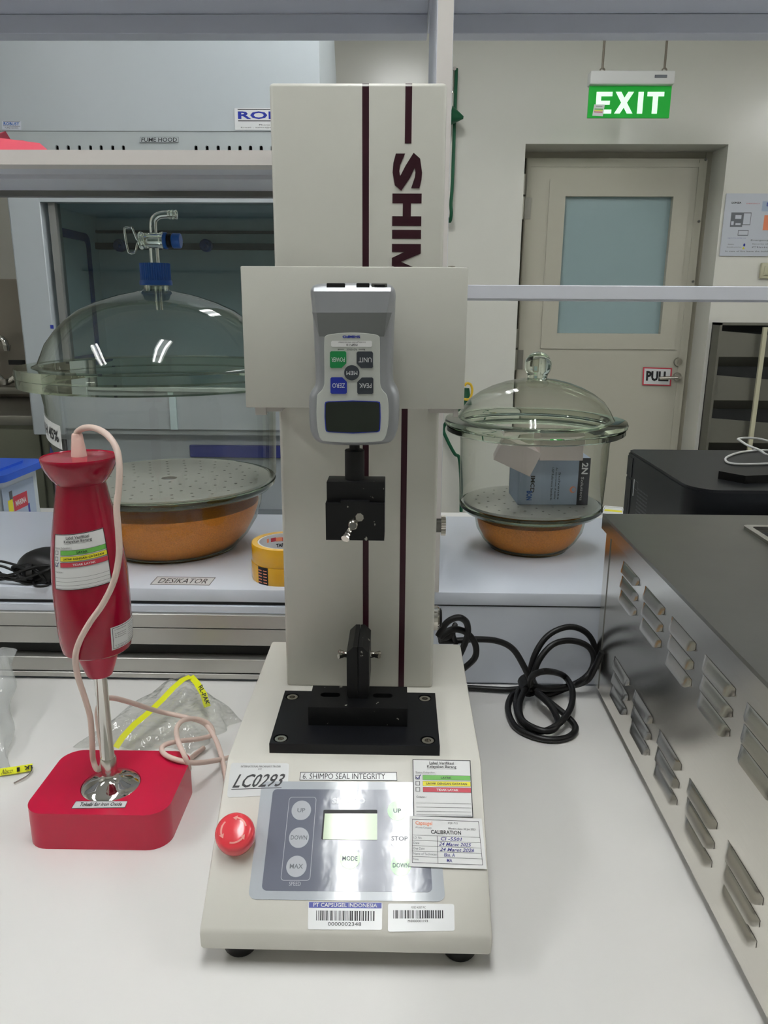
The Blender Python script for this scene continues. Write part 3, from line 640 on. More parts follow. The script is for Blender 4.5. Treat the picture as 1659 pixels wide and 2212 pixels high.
# emergency stop
ec = sp(513, 1813); er = .0168
Q = SN.to_track_quat('Z', 'Y').to_matrix()
MB().lathe([(1e-5, 0), (.0125, 0), (.0125, .006), (1e-5, .006)], ec, 32, Q).build('stop_collar', M_ycable, ts)
MB().lathe([(1e-5, .004), (.0145, .004), (.0163, .006), (er, .010), (er, .0155), (.0158, .019), (.013, .0212), (.008, .0222), (1e-5, .0226)], ec, 40, Q).build('stop_button', M_estop, ts, 'red mushroom emergency stop button')
for i in range(3):
    a0 = math.radians(20 + 120 * i); b = MB()
    u = Q @ Vector((1, 0, 0)); v = Q @ Vector((0, 1, 0)); P_ = []
    n_ = 8
    for j in range(n_ + 1):
        a = a0 + math.radians(62) * j / n_
        for r in (.0098, .0112): P_.append(ec + u * r * math.cos(a) + v * r * math.sin(a) + SN * (.02255 - (r - .008) * .22))
    b.add(P_, [(2 * j, 2 * j + 1, 2 * j + 3, 2 * j + 2) for j in range(n_)])
    a = a0 + math.radians(62); tip = a + math.radians(20)
    b.add([ec + u * r * math.cos(t) + v * r * math.sin(t) + SN * (.02255 - (r - .008) * .22) for r, t in ((.0082, a), (.0126, a), (.0105, tip))], [(0, 1, 2)])
    b.build('stop_arrow', M_estopa, ts, fix=False)

# ================================================================== FORCE GAUGE
GY = .645
def gz(p): return pt(640 + p[0] * .1809, 590 + p[1] * .1809, Y=GY)
fg = thing('force_gauge', 'silver handheld force gauge mounted upside down on the stand carriage', 'gauge', (gz((680, 1100)).x, .66, gz((680, 1100)).z))
out = [(163, 215), (185, 165), (225, 135), (300, 122), (680, 112), (1050, 120), (1120, 135), (1165, 170), (1188, 225), (1180, 400), (1168, 650), (1158, 950), (1152, 1250), (1162, 1330), (1205, 1395), (1230, 1480), (1234, 1650), (1218, 1840), (1185, 1945), (1135, 2015), (1050, 2045), (680, 2062), (330, 2045), (230, 2005), (180, 1925), (155, 1820), (150, 1480), (168, 1420), (225, 1340), (231, 1290), (228, 1150), (215, 900), (205, 650), (188, 400)]
def dens(L, it=2):
    for _ in range(it):
        N = []
        for i in range(len(L)):
            a, b = L[i], L[(i + 1) % len(L)]; N += [(a[0] * .75 + b[0] * .25, a[1] * .75 + b[1] * .25), (a[0] * .25 + b[0] * .75, a[1] * .25 + b[1] * .75)]
        L = N
    return L
out = dens(out, 2)
O3 = [gz(p) for p in out]; n = len(O3); O2 = [(v.x, v.z) for v in O3]
def inset(L, d_):
    R_ = []; n = len(L); ar = sum(L[i][0] * L[(i + 1) % n][1] - L[(i + 1) % n][0] * L[i][1] for i in range(n)); sg = 1 if ar > 0 else -1
    for i in range(n):
        a, b = L[i - 1], L[(i + 1) % n]; dx, dy = b[0] - a[0], b[1] - a[1]; l = math.hypot(dx, dy) or 1
        R_.append((L[i][0] - sg * dy / l * d_, L[i][1] + sg * dx / l * d_))
    return R_
def loft(layers, capf=True):
    V = []; n = len(layers[0][0])
    for L, y in layers: V += [(a, y, b) for a, b in L]
    F = [(j * n + i, j * n + (i + 1) % n, (j + 1) * n + (i + 1) % n, (j + 1) * n + i) for j in range(len(layers) - 1) for i in range(n)]
    m = MB().add(V, F, True)
    for j in ((0, len(layers) - 1) if capf else ()):
        L = layers[j][0]; T_ = tessellate_polygon([[Vector((a, b, 0)) for a, b in L]]); m.add([(a, layers[j][1], b) for a, b in L], T_)
    return m
loft([(inset(O2, .002), .672), (O2, .670), (O2, .646), (inset(O2, .0008), .642), (inset(O2, .0022), .6392), (inset(O2, .0042), .6375), (inset(O2, .006), .637)]).build('housing', M_gauge, fg)
MB().box(-.06, -.016, .6715, .7002, 1.25, 1.32).build('mounting_block', M_black, fg)
# battery-end block with a slope towards the face
def g2(p): v = gz(p); return v.x, v.z
a, b, c, d_, e, f = g2((225, 175)), g2((1130, 175)), g2((1085, 470)), g2((262, 470)), g2((1050, 752)), g2((285, 752))
V = [(a[0], .637, a[1]), (b[0], .637, b[1]), (b[0], .634, b[1] - .003), (a[0], .634, a[1] - .003), (c[0], .632, c[1]), (d_[0], .632, d_[1]), (e[0], .637, e[1]), (f[0], .637, f[1]), (c[0] + .004, .637, c[1]), (d_[0] - .004, .637, d_[1])]
MB().add(V, [(0, 1, 2, 3), (3, 2, 4, 5), (0, 3, 5, 9), (1, 8, 4, 2)]).build('end_cover', M_gauge, fg, fix=False)
MB().add([(d_[0], .632, d_[1]), (c[0], .632, c[1]), (e[0], .6368, e[1]), (f[0], .6368, f[1]), (d_[0] - .004, .637, d_[1]), (c[0] + .004, .637, c[1])], [(0, 1, 2, 3), (4, 0, 3), (1, 5, 2)]).build('thumb_recess', M_gshade, fg, fix=False)  # darker silver puts the sloped face's shade into its colour
fpl = [(345, 770), (362, 742), (395, 727), (530, 710), (680, 704), (830, 710), (960, 728), (992, 745), (1003, 775), (1003, 1290), (1012, 1345), (1040, 1395), (1080, 1430), (1098, 1500), (1108, 1600), (1103, 1780), (1080, 1905), (1052, 1965), (1010, 1990), (680, 2005), (340, 1988), (300, 1960), (278, 1905), (258, 1780), (254, 1600), (262, 1440), (280, 1420), (322, 1380), (345, 1330), (350, 1290)]
F2 = [g2(p) for p in dens(fpl, 1)]
loft([(F2, .6372), (F2, .6358), (inset(F2, .0004), .6354)]).build('face_plate', M_gplate, fg)
FY_ = .6354
def gplate(pl, m, nm, y0, y1, sm=0, par=None):
    L = [g2(p) for p in (dens(pl, sm) if sm else pl)]; return loft([(L, y0), (L, y1)]).build(nm, m, par or fg)
fgf = lambda s, t, h=0: gz((s, t)) * 1.0 + Vector((0, FY_ - GY - h, 0))
def gtext(txt, x0, y0, x1, y1, m, bold=.0, h=.0003, rot=180, nm='key_print'):
    prints(lambda s, t, h_: fgf(s, t, h_), [T(txt, x0, y1, x1, y0, m, bold, rot)], fg, h=h, name=nm)
lcdp = [(352, 1550), (360, 1522), (390, 1514), (680, 1504), (970, 1514), (1002, 1522), (1008, 1550), (1012, 1700), (1006, 1840), (998, 1866), (970, 1878), (680, 1892), (395, 1878), (368, 1866), (360, 1840), (350, 1700)]
gplate(lcdp, M_blue, 'display_bezel', FY_, FY_ - .0004)
gplate([(680 + (x - 680) * .965, 1698 + (y - 1698) * .945) for x, y in lcdp], M_lcdd, 'display', FY_ - .0003, FY_ - .0006)
def keyp(x0, y0, x1, y1, ch, m):
    r = 14; P_ = {'tl': (x0, y0), 'tr': (x1, y0), 'br': (x1, y1), 'bl': (x0, y1)}; L = []; c = 55
    for kk in ('tl', 'tr', 'br', 'bl'):
        x, y = P_[kk]; q = c if kk == ch else r
        L += {'tl': [(x, y + q), (x + q, y)], 'tr': [(x - q, y), (x, y + q)], 'br': [(x, y - q), (x - q, y)], 'bl': [(x + q, y), (x, y - q)]}[kk]
    gplate(L, m, 'key', FY_, FY_ - .0009)
keyp(415, 925, 607, 1121, 'br', M_green); keyp(728, 928, 921, 1123, 'bl', M_key); keyp(421, 1230, 614, 1425, 'tr', M_blue); keyp(735, 1233, 925, 1426, 'tl', M_key)
gplate(circ(90, 32, 672, 1177), M_key, 'key', FY_, FY_ - .0009)
for tx, x0, y0, x1, y1 in (('POWER', 433, 995, 590, 1048), ('UNIT', 752, 997, 904, 1053), ('ZERO', 443, 1300, 592, 1354), ('PEAK', 760, 1302, 903, 1356), ('MEM', 610, 1156, 738, 1202)): gtext(tx, x0, y0, x1, y1, M_txtw, 0, .0005)
for o in list(fg.children):
    pass
gtext('SHIMPO', 562, 738, 770, 770, M_blue, .05, .0001, nm='brand_print')
gplate([(428, 815), (440, 802), (900, 802), (910, 815), (910, 860), (898, 872), (440, 872), (428, 860)], M_paper, 'model_window', FY_, FY_ - .0003)
gtext('FGP-10', 608, 838, 738, 862, M_txtk, .01, .0002, nm='model_print'); gtext('10.00kgf/100.0N/20.00lbf', 515, 808, 832, 826, M_txtk, 0, .0002, nm='model_print'); gtext('REVERSE', 610, 892, 730, 915, M_txtk, 0, .0001, nm='legend_print')
prints(lambda s, t, h_: fgf(s, t, h_), [R(508, 905, 580, 899, M_txtk), R(508, 915, 514, 899, M_txtk), R(752, 905, 826, 899, M_txtk), R(820, 915, 826, 899, M_txtk)], fg, h=.0001, name='legend_print')
for x0, x1 in ((370, 590), (722, 878)):
    A, B = gz((x0, 128)), gz((x1, 200)); MB().box(A.x, B.x, .6375, .650, B.z, A.z + .0005, .0008).build('jack_cover', M_rubber, fg)
A, B = gz((900, 128)), gz((1085, 162)); MB().box(A.x, B.x, .638, .650, B.z, A.z + .0003, .0005).build('connector_port', M_alud, fg)
A, B = gz((935, 140)), gz((1060, 162)); MB().box(A.x, B.x, .6376, .640, B.z, A.z).build('port_opening', M_black, fg)
# shaft and upper grip
sc = pt(766, 1000, Y=.655); SXc = sc.x
z = lambda y, Y=.655: pt(766, y, Y=Y).z
MB().cyl((SXc, .655, z(974)), (SXc, .655, z(958)), .0045, seg=20).build('shaft', M_black, fg)
MB().cyl((SXc, .655, z(1046)), (SXc, .655, z(971)), .0085, seg=32, bev=.0006).build('shaft_collar', M_chip, fg)
g0, g1 = pt(705, 1041, Y=.642), pt(831, 1085, Y=.642); h0, h1 = pt(703, 1087, Y=.638), pt(830, 1168, Y=.638)
up = MB().box(g0.x, g1.x, .643, .667, g1.z - .001, g0.z, .0006).box(h0.x, h1.x, .649, .667, h1.z, h0.z); up.build('grip_jaw', M_chip, fg)
lo = MB().prism([[(h0.x, h1.z), (h1.x, h1.z), (h1.x, h0.z), (h1.x - .011, h0.z), (h1.x - .013, h0.z + .0), (h1.x - .013, h0.z + .0022), (h0.x + .013, h0.z + .0022), (h0.x + .013, h0.z), (h0.x, h0.z)]], (0, .638, 0), (1, 0, 0), (0, 0, 1), (0, .0105, 0)); lo.build('grip_jaw', M_chip, fg)
wc = pt(763, 1132, Y=.638)
wingnut((wc.x, .638, wc.z), (0, -1, 0), 1.12, math.radians(-45 + 90 + 12), .0102).build('wing_nut', M_steel, fg)

MB().cyl((wc.x, .6325, wc.z), (wc.x, .6318, wc.z), .0030, seg=16).build('stud_end', M_alud, fg)

# ================================================================== DESK OBJECTS: BLENDER
bx, by = -.2945, .69
st = thing('blender_stand', 'crimson square slab stand with white name tag under the stick blender', 'stand', (bx, .71, .8))
L = []
s0 = [(-.366, .640), (-.2235, .641), (-.2235, .753), (-.366, .752)]
for i in range(4):
    p, q, r = Vector(s0[i - 1]), Vector(s0[i]), Vector(s0[(i + 1) % 4]); rad = .022
    a = q + (p - q).normalized() * rad; b_ = q + (r - q).normalized() * rad; c0 = a + (b_ - q)
    a0 = math.atan2(a.y - c0.y, a.x - c0.x); a1 = math.atan2(b_.y - c0.y, b_.x - c0.x)
    while a1 < a0: a1 += 2 * math.pi
    for j in range(9): t = a0 + (a1 - a0) * j / 8; L.append((c0.x + rad * math.cos(t), c0.y + rad * math.sin(t)))
rc = circ(.0298, 48, bx, by)
SL = MB(); SL.prism([L, rc], (0, 0, .8), (1, 0, 0), (0, 1, 0), (0, 0, .04)); slab = SL.build('slab', M_redb, st)
MB().cyl((bx, by, .8), (bx, by, .832), .0297, seg=48).build('socket_floor', M_redb, st)
cs = [pt(164, 1731, Z=.8402), pt(276, 1731, Z=.8402), pt(270, 1745, Z=.8402), pt(154, 1747, Z=.8402)]
sticker('name_tag', st, bil(cs, (0, 0, 1)), ring_rects(0, 0, 1, 1, .006, .05, M_txtk) + [T('Tokebi for Iron Oxide', .12, .25, .92, .8, M_txtk, .015)], M_paperg, label='white name tag')

bl = thing('stick_blender', 'crimson stick blender with cream cord standing upright', 'blender', (bx, by, .832))
def lz(y): return pt(205, y, Y=by).z
# bell and shaft
MB().lathe([(.0292, .8325), (.0294, .8395), (.0275, .8415), (.020, .8445), (.013, .8475), (.0088, .8505), (.0072, .8545), (.0072, .8715), (.0062, .8735), (.0062, lz(1460)), (1e-5, lz(1460))], (bx, by, 0), 48).build('bell_guard', M_chrome, bl)
MB().lathe([(.0076, .853), (.0078, .855), (.0078, .8705), (.0070, .872)], (bx, by, 0), 32).build('shaft_collar', M_steel, bl)
zb = lz(1398); zc = lz(1455)
MB().lathe([(.0062, zc), (.0120, zc), (.0125, zc + .001), (.0222, zb + .002), (.0222, zb + .006), (1e-5, zb + .006)], (bx, by, 0), 48).build('lower_cone', M_redm, bl)
def W(px): return px / FPX * by / 2
zz = [(.0222, zb), (.0300, zb), (.0318, zb + .0015), (.0335, lz(1378)), (.0345, lz(1340)), (.0350, lz(1290)), (.0347, lz(1240)), (.0330, lz(1190)), (.0305, lz(1150)), (.0272, lz(1110)), (.0243, lz(1075)), (.0225, lz(1050)), (.0215, lz(1040)), (.0255, lz(1032)), (.0300, lz(1015)), (.0325, lz(1003)), (.0335, lz(993)), (.0338, lz(988)), (.0332, lz(985)), (.0328, lz(987)), (1e-5, lz(985))]
MB().lathe(zz[:13] + [(.018, lz(1036)), (1e-5, lz(1036))], (bx, by, 0), 64).build('body', M_red, bl)
MB().lathe([(.0215, lz(1042))] + zz[13:], (bx, by, 0), 64).build('end_cap', M_red, bl)
zt = lz(987)
MB().lathe([(.0072, zt), (.0070, zt + .001), (.0048, zt + .0205), (.0042, zt + .0215), (1e-5, zt + .0215)], (bx + .0005, by, 0), 28).build('strain_relief', M_strain, bl)
def prof_r(z):
    P_ = sorted([(z_, r) for r, z_ in zz[1:13]])
    if z <= P_[0][0]: return P_[0][1]
    for (a, ra), (b_, rb) in zip(P_, P_[1:]):
        if a <= z <= b_: return ra + (rb - ra) * (z - a) / (b_ - a + 1e-9)
    return P_[-1][1]
def bodymap(a0, a1, z00, z01, z10, z11, h0=.0003):
    """angle from front (-Y), positive towards +X"""
    def f(s, t, h=0):
        z = (z00 * (1 - s) + z01 * s) * (1 - t) + (z10 * (1 - s) + z11 * s) * t; a = a0 + (a1 - a0) * s; r = prof_r(z) + h0 + h
        return Vector((bx + r * math.sin(a), by - r * math.cos(a), z))
    return f
f = bodymap(math.radians(-38), math.radians(62 - 8), lz(1251), lz(1246) + .003, lz(1139), lz(1137) + .004)
sticker('verification_label', bl, f, verif(2), M_paper, .0002, step=16, label='white verification label, red box ticked')
f = bodymap(math.radians(45), math.radians(128), lz(1382), lz(1382), lz(1334), lz(1334))
E_ = ring_rects(.03, .04, .97, .96, .01, .02, M_txtk)
for i, (a_, b_) in enumerate((('1) Nama Barang', 'Hand Mixer'), ('', 'stainless, merah'), ('2) Merk Barang', 'TOKEBI'), ('3) Dayanya', 'Tegangan 220 V, 200 W'), ('4) Kapasitas', '1. kecepatan rendah'), ('', 'putaran normal'), ('', '2. kecepatan tinggi'), ('', 'putaran turbo'))):
    y = .84 - i * .085
    if a_: E_.append(T(a_, .07, y, .34, y + .05, M_txtk, .01))
    E_.append(T(b_, .4, y, .4 + min(.5, .025 * len(b_)), y + .045, M_txtk))
E_ += [T('6) Penggunaan di bagian produksi', .07, .16, .75, .21, M_txtk), T('7) Negara Pembuat Indonesia', .07, .09, .68, .14, M_txtk)]
sticker('data_label', bl, f, E_, M_paper, .0002, step=14, label='small white data label')
# cord
CP = [pt(166, 940, Y=by), pt(167, 934, Y=by), pt(180, 925, Y=by - .004), pt(205, 925, Y=.675), pt(232, 940, Y=.664), pt(252, 970, Y=.656), pt(258, 1010, Y=.650), pt(256, 1060, Y=.648), pt(252, 1100, Y=.646), pt(256, 1150, Y=.645), pt(257, 1200, Y=.645), pt(246, 1255, Y=.645), pt(222, 1305, Y=.645), pt(194, 1345, Y=.646), pt(172, 1385, Y=.648), pt(163, 1420, Y=.655), pt(168, 1460, Y=.665), pt(184, 1510, Y=.676), pt(195, 1550, Y=.684), pt(199, 1600, Y=.690)]
CP += [pt(201, 1640, Z=.862), pt(210, 1662, Z=.853), pt(221, 1652, Z=.853), pt(221, 1620, Y=.716), pt(213, 1570, Y=.728), pt(211, 1535, Y=.735), pt(222, 1512, Y=.74), pt(245, 1508, Y=.75), pt(290, 1520, Y=.775), pt(340, 1536, Z=.843), pt(400, 1549, Z=.832), pt(440, 1562, Z=.826), pt(462, 1590, Z=.822), pt(476, 1625, Z=.815), pt(485, 1665, Z=.808), pt(490, 1690, Z=.806)]
MB().tube(CP, .0029, 10, 5).build('cord', M_cord, bl)
CP2 = [pt(500, 1635, Z=.806), pt(470, 1642, Z=.815), pt(420, 1648, Z=.838), pt(378, 1640, Z=.8445), pt(353, 1627, Z=.8435), pt(352, 1612, Z=.8435), pt(380, 1602, Z=.840), pt(430, 1596, Z=.826), pt(459, 1586, Z=.818), pt(452, 1565, Z=.826), pt(425, 1553, Z=.836), pt(396, 1556, Z=.844), pt(381, 1575, Z=.850), pt(386, 1605, Z=.851), pt(400, 1635, Z=.848), pt(408, 1660, Z=.832), pt(400, 1667, Z=.818), pt(396, 1655, Z=.808), pt(410, 1640, Z=.8045), pt(440, 1615, Z=.8035)]
MB().tube(CP2, .0029, 10, 5).build('cord', M_cord, bl)

# ================================================================== DESICCATORS
def shell(prof, th):
    """closed thin-walled profile from an outer one"""
    return prof + [(max(1e-5, r - th), z) for r, z in prof[::-1]]
jx, jy = -.3702, 1.205
sq = lambda P_, k, lim: [(r * k if r > lim else r, z) for r, z in P_]
dj = thing('glass_desiccator', 'large glass desiccator with blue capped stopcock on the ledge', 'desiccator', (jx, jy, LT))
PL = 1.046
MB().lathe(sq([(1e-5, .9395), (.085, .9395), (.099, .9385), (.103, .941), (.109, .944), (.134, .960), (.150, .985), (.158, 1.012), (.160, 1.032), (.163, 1.038), (.176, 1.0405), (.183, 1.048), (.1855, 1.060), (.187, 1.12), (.188, 1.175), (.191, 1.195), (.196, 1.203)], .925, .12), (jx, jy, 0), 96).build('vessel', G_jar, dj, fix=True)
MB().ring((jx, jy, 1.203), (jx, jy, 1.216), .2090, .174, 240).build('vessel_flange', G_solid, dj)
MB().lathe([(.099, .9382), (.104, .9382), (.106, .942), (.1035, .9435), (.098, .941), (.099, .9382)], (jx, jy, 0), 64).build('foot_ring', G_solid, dj)
MB().lathe(sq([(.158, 1.033), (.163, 1.0335), (.176, 1.036), (.183, 1.0425), (.1845, 1.049), (.1815, 1.049), (.175, 1.042), (.163, 1.0395), (.158, 1.033)], .925, .12), (jx, jy, 0), 96).build('shoulder', G_solid, dj)
lid = MB().lathe([(.186, 1.2305), (.178, 1.234), (.1755, 1.240), (.165, 1.263), (.151, 1.281), (.135, 1.297), (.115, 1.312), (.090, 1.3235), (.060, 1.333), (.035, 1.3385), (.021, 1.3405), (.0185, 1.343), (.0180, 1.352)], (jx, jy, 0), 96).build('lid', G_jar, dj)
MB().ring((jx, jy, 1.2168), (jx, jy, 1.230), .2100, .174, 240).build('lid_flange', G_solid, dj)
MB().lathe([(.0140, 1.340), (.0180, 1.340), (.0185, 1.343), (.0180, 1.354), (.0140, 1.354), (.0140, 1.340)], (jx, jy, 0), 32).build('lid_neck', G_clear, dj)
cap = MB(); R0 = []
for i in range(80): a = 2 * math.pi * i / 80; r = .0225 if i % 2 else .0214; R0.append((r * math.cos(a), r * math.sin(a)))
cap.prism([R0], (jx, jy, 1.3525), (1, 0, 0), (0, 1, 0), (0, 0, .0275)); cap.lathe([(1e-5, 1.3485), (.0236, 1.3485), (.0242, 1.3505), (.0236, 1.3555), (1e-5, 1.3555)], (jx, jy, 0), 40); cap.build('screw_cap', M_cap, dj)
sy = lambda y: pt(333, y, Y=jy).z
sX = lambda x: pt(x, 520, Y=jy).x
tcx = jx + .0005
b = MB()
def gtube(pts, r, ri, nm, mt):
    m = MB(); m.tube(pts, r, 20, 6); m.build(nm, mt, dj)
G_tube = thin_glass('tube_glass', (225, 230, 228), (245, 248, 246), spec=2.0, haze=.16)
G_tube = G_clear
gtube([(tcx, jy, 1.379), (tcx, jy, sy(535))], .0070, 0, 'stem_tube', G_tube)
gtube([(tcx + .001, jy, sy(503)), (tcx + .001, jy, sy(485)), (tcx + .003, jy, sy(474)), (tcx + .010, jy, sy(466)), (tcx + .020, jy, sy(463.5)), (tcx + .036, jy, sy(464))], .0055, 0, 'outlet_tube', G_tube)
m = MB(); q = Matrix.Rotation(math.radians(90), 3, 'Y'); m.lathe([(.0058, 0), (.0068, .003), (.0058, .004), (.0070, .008), (.0058, .009), (.0068, .013), (.0045, .013)], (tcx + .024, jy, sy(463.5)), 20, q); m.build('hose_barb', G_tube, dj)
zb_ = sy(520); m = MB(); x0_, x1_ = sX(303), sX(354); ln = x1_ - x0_
m.lathe([(.0085, 0), (.0125, 0), (.0130, .0015), (.0110, .005), (.0108, ln * .5), (.0108, ln - .006), (.0128, ln - .003), (.0125, ln), (.0085, ln)], (x0_, jy, zb_), 28, q); m.build('stopcock_barrel', G_tube, dj)
MB().cyl((x0_ - .002, jy, zb_), (x1_ + .020, jy, zb_), .0068, .0055, 20).build('stopcock_plug', G_tube, dj)
MB().cyl((x1_, jy, zb_), (x1_ + .0055, jy, zb_), .0120, bev=.001).build('retaining_ring', M_cap, dj)
MB().cyl((x1_ + .0055, jy, zb_), (x1_ + .0115, jy, zb_), .0105, bev=.001).build('washer', M_black, dj)
MB().cyl((x1_ + .013, jy, zb_), (x1_ + .0255, jy, zb_), .0108, bev=.001).build('plug_nut', M_cap, dj)
P1 = lambda x, y: Vector((sX(x), jy, sy(y)))
MB().tube([P1(301, 520), P1(296, 517), P1(288, 494), P1(284, 491), P1(274, 492), P1(271, 496), P1(272, 520), P1(275, 542), P1(279, 547), P1(288, 546), P1(292, 541), P1(296, 527), P1(301, 522)], .0016, 8, 3).build('stopcock_key', M_paperg if False else G_tube, dj)
MB().tube([(tcx + .002, jy, 1.347), (tcx + .002, jy, 1.325), (tcx + .0025, jy, 1.312)], .0052, 12, 4).build('inner_tube', G_tube, dj)
holes = []
for rr_, nn in ((.03, 6), (.053, 11), (.076, 16), (.098, 21), (.12, 26), (.141, 30)):
    for i in range(nn): a = 2 * math.pi * (i + .3 * nn % 1) / nn; holes.append(circ(.0026, 6, jx + rr_ * math.cos(a), jy + rr_ * math.sin(a)))
holes.append(circ(.0125, 20, jx, jy))
MB().prism([circ(.1615, 96, jx, jy)] + holes, (0, 0, PL), (1, 0, 0), (0, 1, 0), (0, 0, .004)).build('perforated_plate', M_plate, dj)
f = None
def cylmap(cx, cy, r, a0, a1, zl0, zl1, zu0, zu1):
    def f(s, t, h=0):
        a = a0 + (a1 - a0) * s; z = (zl0 * (1 - s) + zl1 * s) * (1 - t) + (zu0 * (1 - s) + zu1 * s) * t
        return Vector((cx + (r + h) * math.sin(a), cy - (r + h) * math.cos(a), z))
    return f
sticker('humidity_tag', dj, cylmap(jx, jy, .1745, math.radians(-66), math.radians(-38), 1.130, 1.120, 1.164, 1.154), [T('RH 45%', .12, .25, .92, .75, M_txtk, .02)], M_paper, .0004, step=6, label='white RH 45% tag')
def gel(cx, cy, prof, lab, top):
    m = MB(); seg = 64; V = []
    m.lathe(prof, (cx, cy, 0), seg)
    rings = 10; rt = prof[-1][0]; V = []; F = []
    for j in range(rings + 1):
        for i in range(seg):
            a = 2 * math.pi * i / seg; r = rt * (1 - j / rings) + 1e-5
            zz_ = prof[-1][1] + (0 if j == 0 else .003 * math.sin(7 * r / rt + 3 * a) + random.uniform(-.0012, .0012)); V.append((cx + r * math.cos(a), cy + r * math.sin(a), zz_))
    for j in range(rings):
        for i in range(seg): k = (i + 1) % seg; F.append((j * seg + i, j * seg + k, (j + 1) * seg + k, (j + 1) * seg + i))
    m.add(V, F, True); o = m.build('silica_gel', M_gel); return tag(o, lab, 'desiccant', kind='stuff')
gel(jx, jy, [(1e-5, .9415), (.098, .9415), (.103, .945), (.121, .962), (.1335, .986), (.140, 1.004), (.141, 1.012)], 'orange silica gel granules in the bowl of the large desiccator', 1.0)

kx, ky = .2150, 1.219
ds = thing('glass_desiccator', 'smaller glass desiccator with a round glass knob lid on the ledge', 'desiccator', (kx, ky, LT))
MB().lathe([(1e-5, .9395), (.052, .9395), (.061, .9385), (.066, .942), (.076, .953), (.086, .970), (.0895, .988), (.0905, .999), (.096, 1.0025), (.107, 1.0045), (.1125, 1.010), (.114, 1.021), (.116, 1.07), (.117, 1.115), (.120, 1.128)], (kx, ky, 0), 80).build('vessel', G_jar, ds)
MB().lathe([(.115, 1.124), (.127, 1.1275), (.1365, 1.129), (.1395, 1.131), (.1395, 1.1375), (.115, 1.1375), (.115, 1.124)], (kx, ky, 0), 80).build('vessel_flange', G_solid, ds)
MB().lathe([(.058, .9382), (.063, .9382), (.065, .942), (.0615, .9435), (.057, .941), (.058, .9382)], (kx, ky, 0), 56).build('foot_ring', G_solid, ds)
MB().lathe([(.089, .9965), (.097, .998), (.108, 1.0005), (.1145, 1.007), (.1145, 1.012), (.110, 1.010), (.102, 1.005), (.090, 1.0025), (.089, .9965)], (kx, ky, 0), 80).build('shoulder', G_solid, ds)
MB().lathe([(.122, 1.151), (.119, 1.156), (.114, 1.165), (.104, 1.1785), (.088, 1.190), (.070, 1.199), (.050, 1.206), (.030, 1.2105), (.014, 1.2125)], (kx, ky, 0), 80).build('lid', G_jar, ds)
MB().lathe([(.115, 1.1382), (.139, 1.1382), (.1418, 1.1405), (.1424, 1.145), (.1410, 1.1485), (.132, 1.1508), (.115, 1.1515), (.115, 1.1382)], (kx, ky, 0), 80).build('lid_flange', G_solid, ds)
kn = [(1e-5, 1.210), (.017, 1.2105), (.0150, 1.2135), (.0155, 1.2165)]
for i in range(13): a = math.radians(-40 + 130 * i / 12); kn.append((max(1e-5, .0208 * math.cos(a)), 1.2325 + .0208 * math.sin(a)))
MB().lathe(kn, (kx, ky, 0), 48).build('knob', G_solid, ds)
holes = []
for rr_, nn in ((.03, 6), (.05, 11), (.07, 16), (.088, 21)):
    for i in range(nn): a = 2 * math.pi * (i + .3) / nn; holes.append(circ(.0022, 6, kx + rr_ * math.cos(a), ky + rr_ * math.sin(a)))
MB().prism([circ(.108, 80, kx, ky)] + holes, (0, 0, 1.0115), (1, 0, 0), (0, 1, 0), (0, 0, .004)).build('perforated_plate', M_plate, ds)
gel(kx, ky, [(1e-5, .9415), (.058, .9415), (.066, .9465), (.074, .955), (.082, .971), (.0845, .980), (.0845, .988)], 'orange silica gel granules in the bowl of the smaller desiccator', .98)
# boxes inside the small desiccator
def obox(name, c, sx_, sy_, sz_, rz, m, ry=0., rx=0.):
    Mx = Matrix.Translation(c) @ Matrix.Rotation(rz, 4, 'Z') @ Matrix.Rotation(ry, 4, 'Y') @ Matrix.Rotation(rx, 4, 'X')
    return MB().box(-sx_ / 2, sx_ / 2, -sy_ / 2, sy_ / 2, -sz_ / 2, sz_ / 2, .0006, 1, M=Mx), Mx
pb = Vector((kx + .029, ky + .012, 1.0157 + .038))
bxm, Mx = obox('b', pb, .112, .08, .076, math.radians(2), M_boxb)
cb = thing('carton', 'blue grey printed carton on the plate inside the small desiccator', 'box', (pb.x, pb.y, 1.0157)); bxm.build('carton_shell', M_boxb, cb)
f = lambda s, t, h=0: Mx @ Vector((-.056 + .112 * s, -.04 - h, -.038 + .076 * t))
prints(f, [R(.84, 0, 1, 1, M_txtk), T('IMCD', .17, .26, .23, .62, M_txtk, .03, -90), T('BON', .12, .1, .2, .3, M_cap, .04, -90), T('USP Reference Standards', .46, .1, .49, .8, M_txtk, 0, -90), T('An assortment of quality', .51, .12, .54, .8, M_txtk, 0, -90), T('Solvents', .56, .12, .59, .7, M_txtk, 0, -90),
  Pg([(.775 + .045 * math.cos(i * .52), .33 + .07 * math.sin(i * .52)) for i in range(12)], M_orange), Pg([(.785 + .03 * math.cos(i * .52), .33 + .05 * math.sin(i * .52)) for i in range(12)], M_boxb), T('Solutions', .88, .1, .92, .6, M_paper, 0, -90), T('2N', .88, .66, .97, .9, M_paper, .03, -90)], cb, h=.0002)
def wbox(cx, cy, cz, s, rz, ry, lab, rx=0):
    m, _ = obox('w', Vector((cx, cy, cz)), *s, rz, M_box, ry, rx); o = m.build('carton', M_box, fix=True); tag(o, lab, 'box', 'plain white cartons in the small desiccator'); return o
q = pt(1207, 985, Y=ky - .035); wbox(q.x, ky - .026, 1.0918 + .019, (.067, .05, .038), math.radians(2), 0, 'plain white carton lying level on the printed carton')
